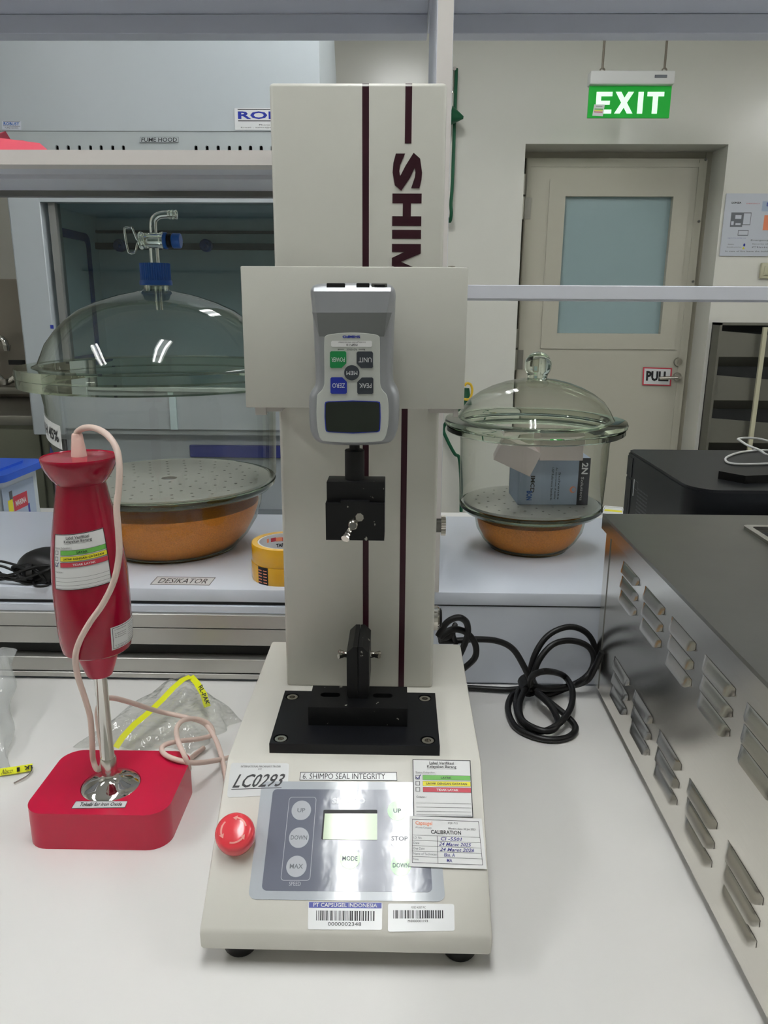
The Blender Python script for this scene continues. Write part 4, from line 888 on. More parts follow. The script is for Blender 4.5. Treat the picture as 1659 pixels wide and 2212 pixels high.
q = pt(1114, 984, Y=ky - .03); wbox(q.x + .002, ky - .028, q.z + .002, (.062, .045, .040), math.radians(-6), math.radians(24), 'plain white carton leaning at a tilt in the small desiccator')

# ================================================================== TAPE, MOUSE
tx_, ty_ = -.1635, 1.062
for i, (lab) in enumerate(('yellow adhesive tape roll with a black code strip, lower of the pair', 'yellow adhesive tape roll, upper of the stacked pair')):
    z = LT + i * .0265; t = thing('tape_roll', lab, 'tape', (tx_ + i * .001, ty_, z), 'adhesive tape rolls stacked on the ledge'); r = .049
    MB().lathe([(.0405, z), (r, z), (r + .0003, z + .001), (r + .0003, z + .0251), (r, z + .0261), (.0405, z + .0261), (.0405, z)], (tx_ + i * .001, ty_, 0), 72).build('tape_winding', M_tape, t)
    MB().ring((tx_ + i * .001, ty_, z + .0262), (tx_ + i * .001, ty_, z + .0264), r - .0008, .0408, 72).build('tape_edge', M_taped, t)
    MB().ring((tx_ + i * .001, ty_, z), (tx_ + i * .001, ty_, z + .0259), .0405, .0380, 72).build('core', M_paper, t)
    if i:
        def f(s, t_, h=0):
            a = math.radians(-75 + 150 * s); rr = .0379 - h; return Vector((tx_ + rr * math.sin(a), ty_ + rr * math.cos(a), z + .026 * t_))
        E_ = [Pg([(k_ * .1, .62 - k_ * .02), (k_ * .1 + .1, .62 - k_ * .02), (k_ * .1 + .1, .85 - k_ * .02), (k_ * .1, .85 - k_ * .02)], M_orange if k_ % 2 else M_lred) for k_ in range(10)]
        E_ += [T('TAPE', .05 + .25 * k_, .2, .2 + .25 * k_, .42, M_txtk, .04) for k_ in range(4)]
        prints(f, E_, t, h=.0002)
    else:
        f = cylmap(tx_, ty_, .0494, math.radians(-43), math.radians(-22), z, z, z + .026, z + .026)
        E_ = [R(.05 + .5 * a_, .1 + .17 * b_, .4 + .5 * a_, .15 + .17 * b_, M_orange) for a_ in (0, 1) for b_ in range(5)]
        sticker('code_strip', t, f, E_, M_black, .0001, step=5, label='black printed strip')
ms = pt(76, 1262, Z=LT); mc = thing('computer_mouse', 'black computer mouse with its bundled cable on the ledge', 'mouse', (ms.x, ms.y + .02, LT))
m = MB(); NU, NV = 24, 12; V = []; F = []; ca, sa = math.cos(math.radians(-18)), math.sin(math.radians(-18))
for j in range(NV + 1):
    ph = math.pi / 2 * j / NV
    for i in range(NU):
        a = 2 * math.pi * i / NU; ct, st_ = math.cos(a), math.sin(a); u_ = .058 * abs(ct) ** .8 * (1 if ct > 0 else -1) * math.cos(ph) ** .55; v_ = .034 * abs(st_) ** .8 * (1 if st_ > 0 else -1) * math.cos(ph) ** .55
        z_ = LT + .004 + .036 * math.sin(ph) * (1 - .25 * (u_ / .058 + .2) ** 2); V.append((ms.x + .012 + u_ * ca - v_ * sa, ms.y + .035 + u_ * sa + v_ * ca, z_))
for j in range(NV):
    for i in range(NU): k_ = (i + 1) % NU; F.append((j * NU + i, j * NU + k_, (j + 1) * NU + k_, (j + 1) * NU + i))
F.append(tuple(range(NU))[::-1]); m.add(V, F, True); m.box(ms.x - .02, ms.x + .044, ms.y + .02, ms.y + .05, LT, LT + .006); m.build('shell', M_rubber, mc)
cbm = []
rr_ = random.Random(5); c0 = pt(48, 1258, Z=LT)
for k_ in range(4):
    PTS = []
    for i in range(10):
        a = 2 * math.pi * i / 10; PTS.append((c0.x + (.036 + .004 * k_) * math.cos(a) * (1 + rr_.uniform(-.1, .1)), c0.y - .0 + .012 * math.sin(a) + rr_.uniform(-.003, .003), LT + .008 + .004 * k_ + .008 * math.sin(a * 2 + k_)))
    MB().tube(PTS, .0018, 8, 4, closed=True).build('cable_loop', M_rubber, mc)
for k_ in range(7):
    PTS = []
    for i in range(9):
        a = 2 * math.pi * i / 9; PTS.append((c0.x + .012 + (.017 + .0015 * k_) * math.cos(a + .3 * k_), c0.y - .001 * k_ + .004 + .006 * math.sin(a), LT + .0125 + .010 * math.sin(a + .2 * k_) + rr_.uniform(-.0015, .0015)))
    MB().tube(PTS, .0019, 8, 4, closed=True).build('cable_loop', M_rubber, mc)
for k_ in range(3): MB().ring((c0.x + .008 + .003 * k_, c0.y, LT + .014), (c0.x + .0105 + .003 * k_, c0.y + .001, LT + .014), .0135, .0105, 16).build('cable_wrap', M_rubber, mc)
MB().tube([(c0.x + .02, c0.y, LT + .012), (c0.x + .045, c0.y + .01, LT + .006), (ms.x + .06, ms.y + .01, LT + .005)], .0035, 8, 5).build('cable_loop', M_rubber, mc)
MB().tube([(c0.x + .02, c0.y - .008, LT + .006), (c0.x + .03, c0.y - .022, LT + .003), (c0.x + .045, c0.y - .018, LT + .003), (c0.x + .04, c0.y, LT + .006)], .0018, 8, 5).build('cable_loop', M_rubber, mc)

# ================================================================== POWER CABLE
pcb = thing('power_cable', 'black power cable looped and tied beside the stand', 'cable', tuple(pt(1140, 1475, Z=.81)))
cr_ = .0042
def cab(L, r=cr_, closed=False, nm='cable'): MB().tube([pt(x, y, **k_) for x, y, k_ in L], r, 10, 6, closed).build(nm, M_rubber, pcb)
Yk = lambda v: {'Y': v}; Zk = lambda v: {'Z': v}
cab([(1142, 1468, Yk(.955)), (1155, 1415, Yk(.962)), (1185, 1372, Yk(.972)), (1230, 1354, Yk(.98)), (1268, 1368, Yk(.985)), (1286, 1405, Yk(.984)), (1276, 1450, Yk(.975)), (1240, 1478, Yk(.965)), (1190, 1488, Yk(.955)), (1150, 1482, Yk(.948))])
cab([(1150, 1465, Yk(.945)), (1165, 1425, Yk(.952)), (1195, 1392, Yk(.962)), (1235, 1384, Yk(.97)), (1272, 1398, Yk(.975)), (1283, 1430, Yk(.972)), (1262, 1468, Yk(.96)), (1215, 1490, Zk(.806)), (1175, 1500, Zk(.806)), (1145, 1490, Zk(.812))])
cab([(1152, 1486, Zk(.818)), (1220, 1484, Zk(.81)), (1265, 1472, Zk(.825)), (1284, 1445, Yk(.958)), (1296, 1418, Yk(.952)), (1301, 1408, Yk(.950))])
cab([(1146, 1480, Yk(.94)), (1150, 1460, Yk(.92)), (1180, 1450, Yk(.905)), (1218, 1460, Zk(.83)), (1236, 1490, Zk(.826)), (1232, 1530, Zk(.82)), (1205, 1565, Zk(.815)), (1165, 1580, Zk(.809)), (1128, 1560, Zk(.806)), (1115, 1520, Zk(.807)), (1122, 1490, Zk(.812)), (1142, 1480, Zk(.82))])
cab([(1140, 1485, Zk(.812)), (1108, 1500, Zk(.805)), (1097, 1530, Zk(.8045)), (1112, 1568, Zk(.8045)), (1150, 1590, Zk(.8045)), (1195, 1598, Zk(.8045)), (1232, 1590, Zk(.8045)), (1243, 1570, Zk(.806)), (1222, 1545, Zk(.812)), (1185, 1515, Zk(.818)), (1158, 1492, Zk(.82))])
cab([(1135, 1488, Zk(.82)), (1122, 1520, Zk(.813)), (1128, 1555, Zk(.812)), (1160, 1575, Zk(.812)), (1190, 1578, Zk(.812)), (1205, 1560, Zk(.815)), (1190, 1525, Zk(.822)), (1160, 1498, Zk(.824))])
cab([(1150, 1480, Yk(.935)), (1132, 1440, Yk(.94)), (1108, 1402, Yk(.945)), (1075, 1385, Yk(.945)), (1030, 1381, Yk(.94)), (985, 1384, Yk(.93)), (950, 1384, Yk(.92))])
cab([(1140, 1484, Zk(.815)), (1100, 1490, Zk(.806)), (1050, 1488, Zk(.8045)), (1008, 1486, Zk(.8045)), (960, 1488, Zk(.8045))])
cab([(946, 1375, Yk(.88)), (965, 1345, Yk(.885)), (990, 1334, Yk(.89)), (1008, 1345, Yk(.9)), (1010, 1372, Yk(.91)), (1000, 1400, Yk(.92)), (988, 1425, Yk(.93))])
cab([(948, 1378, Yk(.89)), (975, 1360, Yk(.90)), (1005, 1365, Yk(.91)), (1026, 1390, Yk(.915)), (1026, 1420, Yk(.92)), (1002, 1444, Yk(.93))])
cab([(948, 1380, Yk(.90)), (970, 1375, Yk(.905)), (983, 1350, Yk(.91)), (978, 1370, Yk(.92)), (985, 1390, Yk(.93))], .0036)
MB().ring(pt(1137, 1470, Z=.822), pt(1146, 1490, Z=.818), .0125, .009, 16).build('cable_tie', M_rubber, pcb)

# ================================================================== OVEN
OX, OY0, OY1, OZ = .277, .36, .985, 1.052
ov = thing('steel_oven', 'stainless steel box with louvred side at the right edge of the worktop', 'oven', (OX + .2, .68, .8))
MB().box(OX, OX + .42, OY0, OY1, .813, OZ - .002).build('body', M_oven, ov)
MB().prism([[(OX - .006, OY0 - .004), (OX + .43, OY0 - .004), (OX + .43, OY1 + .004), (OX - .006, OY1 + .004)], [(.436, .92), (.548, .92), (.548, .83), (.436, .83)][::-1]], (0, 0, OZ), (1, 0, 0), (0, 1, 0), (0, 0, .004)).build('lid', M_oventop, ov)
lip = MB().box(OX - .006, OX - .0045, OY0 - .004, OY1 + .004, OZ - .016, OZ).box(OX - .006, OX + .43, OY1 + .002, OY1 + .004, OZ - .014, OZ); lip.build('lid_lip', M_oven, ov)
MB().box(.437, .547, .831, .919, OZ - .0018, OZ + .0008).build('vent_shade_plate', M_gap, ov)  # solid dark plate stands in for the shaded depth of the vent
MB().prism([rrect(.428, .822, .556, .928, .006), rrect(.436, .83, .548, .92, .004)[::-1]], (0, 0, OZ + .004), (1, 0, 0), (0, 1, 0), (0, 0, .004)).build('vent_frame', M_steel, ov)
for y in (OY0 + .05, OY1 - .04):
    for x in (OX + .03, OX + .38): MB().cyl((x, y, .8), (x, y, .813), .012, bev=.001, seg=16).build('foot', M_rubber, ov)
MB().box(OX - .0008, OX, OY1 - .024, OY1 - .0232, .815, OZ - .016).build('corner_seam', M_alud, ov)
# louvres: one mesh, many copies
def louvre_mesh():
    m = MB(); n = 14; L_ = .066; H_ = .0115; V = []
    for i in range(n + 1):
        s = i / n; yv = -L_ * s; e = min(1, min(s, 1 - s) / .14); e = math.sin(e * math.pi / 2)
        V += [(0, yv, 0), (-.0022 * e, yv, -.0022 - .001 * (1 - e)), (-.0048 * e, yv, -H_ * (.55 + .45 * e)), (-.0002, yv, -H_ * (.55 + .45 * e) + .0004)]
    F = [(4 * i + j, 4 * i + j + 1, 4 * (i + 1) + j + 1, 4 * (i + 1) + j) for i in range(n) for j in range(3)]
    m.add(V, F, True); return m
l0 = None
for zr in (1.020, 1.001, .983, .893, .873, .854):
    for i in range(6):
        y = .901 - i * .087
        if y - .066 < OY0: continue
        if l0 is None:
            l0 = louvre_mesh().build('louvre', M_oven, ov, loc=(0, 0, 0)); o = l0
        else: o = l0.copy(); C.objects.link(o)
        o.location = Vector((OX - .0003, y, zr)) - ov.location

# ================================================================== PRINTER
pr = thing('printer', 'black printer on the far bench behind the steel box', 'printer', (.8, 1.67, .8))
pX, pY0, pY1, pZ = .565, 1.45, 1.885, .982
L = [(pX + .012, pY1)] + [(pX, pY1 - .012), (pX, pY0 + .06)] + [(pX + .06 - .06 * math.cos(math.radians(a)), pY0 + .06 - .06 * math.sin(math.radians(a))) for a in range(10, 91, 10)] + [(pX + .5, pY0), (pX + .5, pY1)]
MB().prism([L], (0, 0, .8), (1, 0, 0), (0, 1, 0), (0, 0, pZ - .8 - .006)).build('body', M_printer, pr)
MB().prism([[(x + (.003 if x < pX + .03 else 0), y) for x, y in L]], (0, 0, pZ - .006), (1, 0, 0), (0, 1, 0), (0, 0, .006)).build('top_cover', M_printert, pr)
MB().box(pX - .0015, pX + .001, pY1 - .055, pY1 - .012, .802, pZ - .065, .0006, 1).build('rear_panel', M_slate if False else M_printer, pr)
MB().box(pX - .0018, pX + .001, pY1 - .052, pY1 - .012, pZ - .06, pZ - .012, .0008, 1).build('rear_latch', M_printer, pr)
f = bil([(pX, pY1 - .07, .925), (pX, pY1 - .19, .925), (pX, pY1 - .19, .83), (pX, pY1 - .07, .83)], (-1, 0, 0))
prints(f, [R(.02, .55, .06, .98, M_txtw)] + ring_rects(.08, .75, .3, .97, .01, .01, M_txtg) + [T('MODEL NUMBER AND SERIAL PLATE', .32, .8 - .09 * i, .95, .84 - .09 * i, M_txtg) for i in range(8)], pr, h=.0006, name='rating_print')
MB().box(pX - .0012, pX + .001, pY0 + .10, pY0 + .215, .805, .88, .0006, 1).build('side_hatch', M_printer, pr)
MB().prism([rrect(pY1 - .040, .822, pY1 - .020, .87, .009)], (pX - .002, 0, 0), (0, 1, 0), (0, 0, 1), (.002, 0, 0)).build('grip_recess', M_gap, pr)
ad = thing('card_adapter', 'flat black adapter lying on top of the printer', 'adapter', (.73, 1.52, pZ))
a_, b_ = pt(1570, 1010, Z=pZ + .0), pt(1607, 1016, Z=pZ)
MB().prism([[(.655, 1.555), (.685, 1.60), (.80, 1.60), (.80, 1.535), (.69, 1.51)]], (0, 0, pZ), (1, 0, 0), (0, 1, 0), (0, 0, .016)).build('adapter_shell', M_rubber, ad)
wc_ = thing('grey_cable', 'thin light grey cable coiled on top of the printer', 'cable', (.76, 1.68, pZ))
MB().tube([pt(x, y, Z=pZ + .01 + dz) for x, y, dz in ((1720, 985, 0), (1665, 985, .02), (1640, 972, .03), (1615, 962, .03), (1598, 951, .03), (1595, 948, .03), (1610, 946, .03), (1640, 948, .03), (1690, 960, .02))], .0027, 8, 6).build('cable', M_plasw, wc_)
MB().tube([pt(x, y, Z=pZ + .003 + dz) for x, y, dz in ((1700, 975, .0), (1640, 973, 0), (1600, 977, 0), (1575, 985, 0), (1567, 992, 0), (1575, 1000, 0), (1610, 1003, 0.0), (1700, 1000, 0))], .0027, 8, 6).build('cable', M_plasw, wc_)

# papers and instrument on the far bench
pa = bil([pt(1306, 1093, Z=.8006), pt(1345, 1096, Z=.8006), pt(1352, 1117, Z=.8006), pt(1296, 1112, Z=.8006)], (0, 0, 1))
pp = thing('paper_sheet', 'printed sheets of paper beside the printer on the far bench', 'paper', tuple(pa(.5, .5, 0))); sticker('sheet', pp, pa, ring_rects(.05, .1, .95, .9, .02, .03, M_txtg) + [R(.1, .4, .9, .6, M_lyel)], M_paper, .001)
q0_, q1_ = pt(540, 1100, Z=.802), pt(612, 1100, Z=.802)
si = thing('slate_scale', 'flat slate grey instrument on the far bench behind the big desiccator', 'scale', (q0_.x, 1.72, .8))
MB().box(-.42, -.18, 1.63, 1.83, .806, .835, .006).build('housing', M_slate, si); MB().box(-.415, -.185, 1.625, 1.64, .801, .812, .002).build('front_trim', M_tray, si)
for x in (-.41, -.19):
    for y in (1.65, 1.81): MB().cyl((x, y, .8), (x, y, .807), .006, seg=12).build('foot', M_rubber, si)

# blue lidded tub
tb = thing('storage_tub', 'translucent plastic tub with blue lid on the far bench', 'container', (-.86, 1.56, .8))
c1 = pt(103, 990, Z=1.0); c2 = pt(0, 1030, Z=1.0); c3 = pt(40, 963, Z=1.0)
u = (Vector((c2.x, c2.y)) - Vector((c1.x, c1.y))).normalized(); v = Vector((-u.y, u.x)); 
if v.y < 0: v = -v
c = Vector((c1.x, c1.y)) 
def rr2(c, u, v, w_, d_, r, ins):
    return [tuple(c + u * (a) + v * (b)) for a, b in rrect(ins, ins, w_ - ins, d_ - ins, r)]
c = c + Vector((.0, 0))
MB().prism([rr2(c, u, v, .19, .22, .02, .014)], (0, 0, .8), (1, 0, 0), (0, 1, 0), (0, 0, .19)).build('tub_body', M_tub, tb)
MB().prism([rr2(c, u, v, .19, .22, .03, 0)], (0, 0, .985), (1, 0, 0), (0, 1, 0), (0, 0, .014)).prism([rr2(c, u, v, .19, .22, .02, .03)], (0, 0, .999), (1, 0, 0), (0, 1, 0), (0, 0, .005)).build('lid', M_lidblue, tb)
c3_ = lambda a, b, z: Vector((c.x + u.x * a + v.x * b, c.y + u.y * a + v.y * b, z))
f = bil([c3_(.165, .0135, .97), c3_(.045, .0135, .97), c3_(.045, .0135, .80), c3_(.165, .0135, .80)], (-v.x, -v.y, 0))
def tubpic():
    E_ = [R(0, 0, 1, 1, M_boxb)]; r_ = random.Random(3)
    for _ in range(26):
        x, y = r_.uniform(0, .85), r_.uniform(0, .8); E_.append(R(x, y, x + r_.uniform(.05, .15), y + r_.uniform(.04, .16), r_.choice((M_cap, M_frost, M_poster, M_slate, M_lyel, M_hoodi, M_blue))))
    return E_ + [R(.3, .68, .75, .86, M_lred), T('MARINA', .36, .73, .7, .8, M_paper, .03)]
sticker('picture_label', tb, f, tubpic(), M_boxb, .0005, label='blue picture label with red badge')

# ================================================================== BAGS ON THE DESK
def bag(name, lab, corners, mt, nx=26, ny=20, lift=.018, seed=1):
    c = [Vector(p) for p in corners]; r_ = random.Random(seed); ph = [(r_.uniform(5, 16), r_.uniform(5, 16), r_.uniform(0, 6), r_.uniform(.3, 1)) for _ in range(7)]
    t = thing(name, lab, 'bag', tuple((c[0] + c[2]) / 2)); 
    def hf(s, q_):
        e = min(1, 5 * min(s, 1 - s)) * min(1, 5 * min(q_, 1 - q_)); w_ = sum(a * abs(math.sin(fx * s + fy * q_ + p)) for fx, fy, p, a in ph) / 3.6
        return .0012 + lift * (e ** .6) * (.35 + .65 * w_)
    for top in (1, 0):
        V = []; F = []
        for j in range(ny + 1):
            for i in range(nx + 1):
                s, q_ = i / nx, j / ny; p = (c[3] * (1 - s) + c[2] * s) * (1 - q_) + (c[0] * (1 - s) + c[1] * s) * q_
                V.append(p + Vector((.004 * math.sin(17 * q_ + seed) * (abs(s - .5) * 2) ** 4, .005 * math.sin(13 * s + seed) * (abs(q_ - .5) * 2) ** 4, hf(s, q_) if top else .0008)))
        for j in range(ny):
            for i in range(nx): k_ = j * (nx + 1) + i; F.append((k_, k_ + 1, k_ + nx + 2, k_ + nx + 1))
        MB().add(V, F, True).build('film', mt, t, fix=False)
    return t, (lambda s, q_, h=0: (c[3] * (1 - s) + c[2] * s) * (1 - q_) + (c[0] * (1 - s) + c[1] * s) * q_ + Vector((0, 0, hf(s, q_) + h)))
dz = .8
bg, bf = bag('sample_bag', 'clear sample bag with bright yellow wire strip behind the blender stand', [pt(395, 1455, Z=.82), pt(520, 1555, Z=dz), pt(420, 1625, Z=dz), pt(165, 1612, Z=dz)], G_film, lift=.022, seed=4)
def strip(par, P_, wd, txt=None, z=.0, m=M_yfilm):
    Vt = []; n_ = len(P_)
    Q_ = [Vector(p) for p in P_]
    for i, p in enumerate(Q_):
        t_ = (Q_[min(n_ - 1, i + 1)] - Q_[max(0, i - 1)]).normalized(); sd = t_.cross(Vector((0, -.45, .9))).normalized(); Vt += [p - sd * wd, p + sd * wd]
    return MB().add(Vt, [(2 * i, 2 * i + 1, 2 * i + 3, 2 * i + 2) for i in range(n_ - 1)]).build('wire_strip', m, par, fix=False)
sp_ = [(250, 1615, .812), (265, 1592, .82), (290, 1565, .828), (320, 1540, .832), (350, 1512, .836), (375, 1485, .838), (395, 1468, .838), (412, 1461, .836)]
strip(bg, [pt(x, y, Z=z) for x, y, z in sp_], .0042)
s2 = [pt(x, y, Z=z) for x, y, z in ((412, 1461, .836), (425, 1475, .834), (440, 1500, .828), (448, 1527, .82))]
strip(bg, s2, .0042)
f = bil([pt(423, 1487, Z=.834), pt(435, 1477, Z=.834), pt(455, 1526, Z=.822), pt(441, 1527, Z=.822)], (0, -.5, 1))
prints(lambda s, t, h: f(s, t, h), [T('RL-PAK', .18, .02, .85, .92, M_txtk, .03, -90)], bg, h=.0015)
lb, lf_ = bag('sample_bag', 'frosted sample bag with yellow strip at the left edge of the worktop', [pt(-70, 1400, Z=.86), pt(33, 1405, Z=.86), pt(22, 1665, Z=dz), pt(-120, 1665, Z=dz)], G_bagw, lift=.022, seed=9)
strip(lb, [pt(x, y, Z=.804) for x, y in ((-40, 1672), (0, 1668), (35, 1663), (70, 1657))], .0048)
f = bil([pt(5, 1661, Z=.8055), pt(70, 1652, Z=.8055), pt(70, 1664, Z=.8055), pt(5, 1676, Z=.8055)], (0, 0, 1)); prints(lambda s, t, h: f(s, t, h), [T('Nasco', 0, .1, .35, .8, M_txtk, 0, 0, .2), R(.48, .15, .58, .85, M_txtk), T('LK', .72, .15, 1, .85, M_txtk, .04, 180)], lb, h=.0004)
MB().tube([pt(70, 1658, Z=.804), pt(62, 1674, Z=.803), pt(30, 1692, Z=.802)], .001, 6, 4).build('wire_tail', M_steel, lb)

# red plastic bag on the upper left shelf
rb = thing('red_plastic_bag', 'folded red plastic bag lying on the upper left shelf', 'bag', tuple(pt(40, 325, Y=1.03)))
def fold(P_, th=.001): 
    a = [Vector(p) for p in P_]; n_ = len(a); 
    return MB().add(a + [p + Vector((0, .0, th)) for p in a], [tuple(range(n_)), tuple(range(n_, 2 * n_))[::-1]] + [(i, (i + 1) % n_, (i + 1) % n_ + n_, i + n_) for i in range(n_)])
fold([pt(-60, 325, Y=1.02), pt(0, 300, Y=1.035), pt(42, 305, Y=1.05), pt(86, 311, Y=1.05), pt(103, 325.5, Y=1.02), pt(60, 325.5, Y=1.015)]).build('fold', M_redbag, rb)
fold([pt(-60, 318, Y=1.05), pt(-10, 292, Y=1.07), pt(12, 285, Y=1.08), pt(24, 304, Y=1.08), pt(10, 318, Y=1.09)]).build('fold', M_redbag, rb)
fold([pt(-60, 312, Y=1.06), pt(0, 302, Y=1.10), pt(50, 305, Y=1.12), pt(100, 322, Y=1.12), pt(20, 322, Y=1.10)]).build('fold', M_redbag, rb)

# ================================================================== FUME HOOD
HY = 2.6; hx = lambda x, y=430: pt(x, y, Y=HY).x
fh = thing('fume_hood', 'large pale fume hood with glass sash behind the bench', 'fume hood', (-.75, 2.9, 0))
HX0, HX1 = -1.262, -.254
zt0 = pt(300, 283, Y=HY).z; zsl = 1.665; HB = 3.35
V = [(HX1, HY, zt0), (HX1, HY, 2.72), (HX1, HB - .5, 2.72), (HX1, HB, 2.0), (HX1, HB, zt0)]; V2 = [(HX0, y, z) for _, y, z in V]
MB().add(V + V2, [(0, 1, 2, 3, 4), (9, 8, 7, 6, 5)] + [(i, (i + 1) % 5, (i + 1) % 5 + 5, i + 5) for i in range(5)]).build('upper_casing', M_hood, fh)
sl = []
for px in (123, 147, 171, 195, 218, 243, 266, 423, 447, 471, 495, 518, 541, 564, 588, 612):
    x = pt(px, 322, Y=HY).x; sl.append([(a, b) for a, b in rrect(x - .005, 1.735, x + .005, 1.801, .0048, 4)])
MB().prism([[(HX0, zsl), (HX1, zsl), (HX1, zt0 - .001), (HX0, zt0 - .001)]] + sl, (0, HY + .002, 0), (1, 0, 0), (0, 0, 1), (0, .008, 0)).build('vent_panel', M_hoodb, fh)
MB().box(HX0 + .01, HX1 - .01, HY + .05, HY + .06, zsl, zt0).build('vent_backing', M_gap, fh)
f = bil([pt(303, 296, Y=HY - .0), pt(386, 296, Y=HY), pt(386, 308, Y=HY), pt(302, 308, Y=HY)], (0, -1, 0)); sticker('name_label', fh, f, ring_rects(0, 0, 1, 1, .01, .05, M_txtg) + [T('FUME HOOD', .04, .12, .96, .88, M_txtk, .01)], M_hoodb, .0015, label='FUME HOOD label')
x0, z1_ = pt(506, 234, Y=HY).x, pt(506, 234, Y=HY).z; z0_ = pt(508, 283, Y=HY).z
f = bil([(x0, HY, z1_), (x0 + .27, HY, z1_), (x0 + .27, HY, z0_ + .003), (x0, HY, z0_ + .003)], (0, -1, 0))
sticker('maker_label', fh, f, [R(.04, .93, .96, .96, M_txtk), T('ROBUST', .04, .5, .96, .86, M_blue, .03), R(.04, .4, .96, .44, M_txtk), T('Phone : +62 21 734 0000', .28, .2, .8, .27, M_txtk), T('Email : sales@robust-laboratory.com', .07, .07, .93, .14, M_txtk)], M_paperg, .0015, label='white maker label with blue lettering')
f = bil([pt(5, 261, Y=HY), pt(46, 262, Y=HY), pt(46, 281, Y=HY), pt(5, 280, Y=HY)], (0, -1, 0)); sticker('maker_label', fh, f, [R(.05, .9, .95, .95, M_txtk), T('ROBUST', .08, .5, .9, .85, M_cap, .03), R(.05, .4, .95, .44, M_txtk), T('FUME HOODS', .15, .12, .85, .3, M_txtk)], M_poster, .0015, label='small grey maker label')
# posts, frame, interior
pL = hx(85); MB().box(HX0 + .006, pL, HY, HY + .06, .885, zsl, .002, 1).box(HX0 - .0, HX0 + .02, HY + .01, 3.3, .885, zsl).build('left_post', M_hood, fh)
pR = HX1 - .105; MB().box(pR, HX1 - .006, HY, HY + .06, .885, zsl, .002, 1).box(HX1 - .02, HX1, HY + .01, 3.3, .885, zsl).build('right_post', M_hood, fh)
g0_ = hx(96); g1_ = hx(111); MB().box(g0_, g1_, HY + .02, HY + .06, 1.04, zsl - .008).build('sash_frame', M_hoodf, fh); MB().box(pR - .03, pR - .012, HY + .02, HY + .06, 1.04, zsl - .008).build('sash_frame', M_hoodf, fh)
MB().box(pL, pR, HY + .0, HY + .05, zsl - .03, zsl - .002).build('sash_header', M_hood, fh)
MB().box(g1_, pR - .03, HY + .038, HY + .043, 1.05, zsl - .03).build('sash_glass', G_sash, fh)
MB().box(pL, pR, HY + .01, HY + .055, 1.035, 1.05, .002, 1).build('sash_handle', M_hoodb, fh)
IB = 3.25
MB().box(HX0 + .03, HX1 - .03, IB, IB + .01, .90, zsl).build('back_liner', M_hoodi, fh); MB().box(HX0 + .03, HX0 + .04, HY + .06, IB, .90, zsl).build('side_liner', M_hoodi, fh); MB().box(HX1 - .04, HX1 - .03, HY + .06, IB, .90, zsl).build('side_liner', M_hoodi, fh)
MB().box(HX0 + .03, HX1 - .03, HY + .06, IB, zsl - .01, zsl + .01).build('top_liner', M_hoodi, fh)
q = pt(300, 532, Y=IB - .02); MB().box(HX0 + .04, HX1 - .04, IB - .035, IB, q.z - .012, q.z + .012).box(HX0 + .04, HX1 - .04, IB - .02, IB, q.z + .05, q.z + .06).build('rear_baffle', M_pipe, fh)
for px in (262, 447):
    a = pt(px, 531, Y=IB - .04); m = MB().cyl((a.x, IB - .036, a.z), (a.x, IB - .07, a.z), .024, bev=.004, seg=20).cyl((a.x, IB - .07, a.z), (a.x, IB - .09, a.z), .008, seg=12).build('gas_knob', M_blued, fh)
xl = HX0 + .041; A = hit(143, 495, (xl, 0, 0), (1, 0, 0)); B = hit(205, 520, (xl, 0, 0), (1, 0, 0))
ya, yb = min(A.y, 2.8), min(B.y, 3.15)
MB().prism([rrect(ya, 1.10, yb, A.z, .04), rrect(ya + .03, 1.13, yb - .03, A.z - .03, .02)[::-1]], (xl, 0, 0), (0, 1, 0), (0, 0, 1), (.006, 0, 0)).build('hatch_gasket', M_blued, fh)
# lower front
MB().box(pL, pR, HY + .03, IB, .885, .905).build('work_surface', M_hoodb, fh)
dv = pt(372, 900, Y=HY).x
MB().box(pL, dv - .012, HY + .02, HY + .03, .905, 1.034).build('front_panel', M_hood, fh); MB().box(dv + .012, pR, HY + .02, HY + .03, .905, 1.034).build('front_panel', M_hood, fh)
MB().box(dv - .011, dv + .011, HY + .012, HY + .03, .905, 1.034).build('panel_divider', M_hoodi, fh)
MB().box(HX0 + .07, HX1 - .07, HY + .06, 3.3, .08, .884).build('base_cabinet', M_hood, fh)
MB().box(dv + .04, HX1 - .08, HY + .045, HY + .0595, pt(500, 988, Y=HY + .05).z, pt(500, 962, Y=HY + .05).z, .002, 1).box(HX0 + .12, HX0 + .3, HY + .045, HY + .0595, .62, .66).build('handle_strip', M_strip, fh)
MB().box(HX0 + .07, HX0 + .09, HY + .05, HY + .0595, .1, .86).build('cabinet_gap_strip', M_gap, fh)  # dark strip over the gap at the cabinet's left side
a = pt(112, 706, Y=HY); MB().box(a.x - .005, a.x + .006, HY - .001, HY, a.z - .006, a.z + .006).build('blue_marker', M_blue, fh)

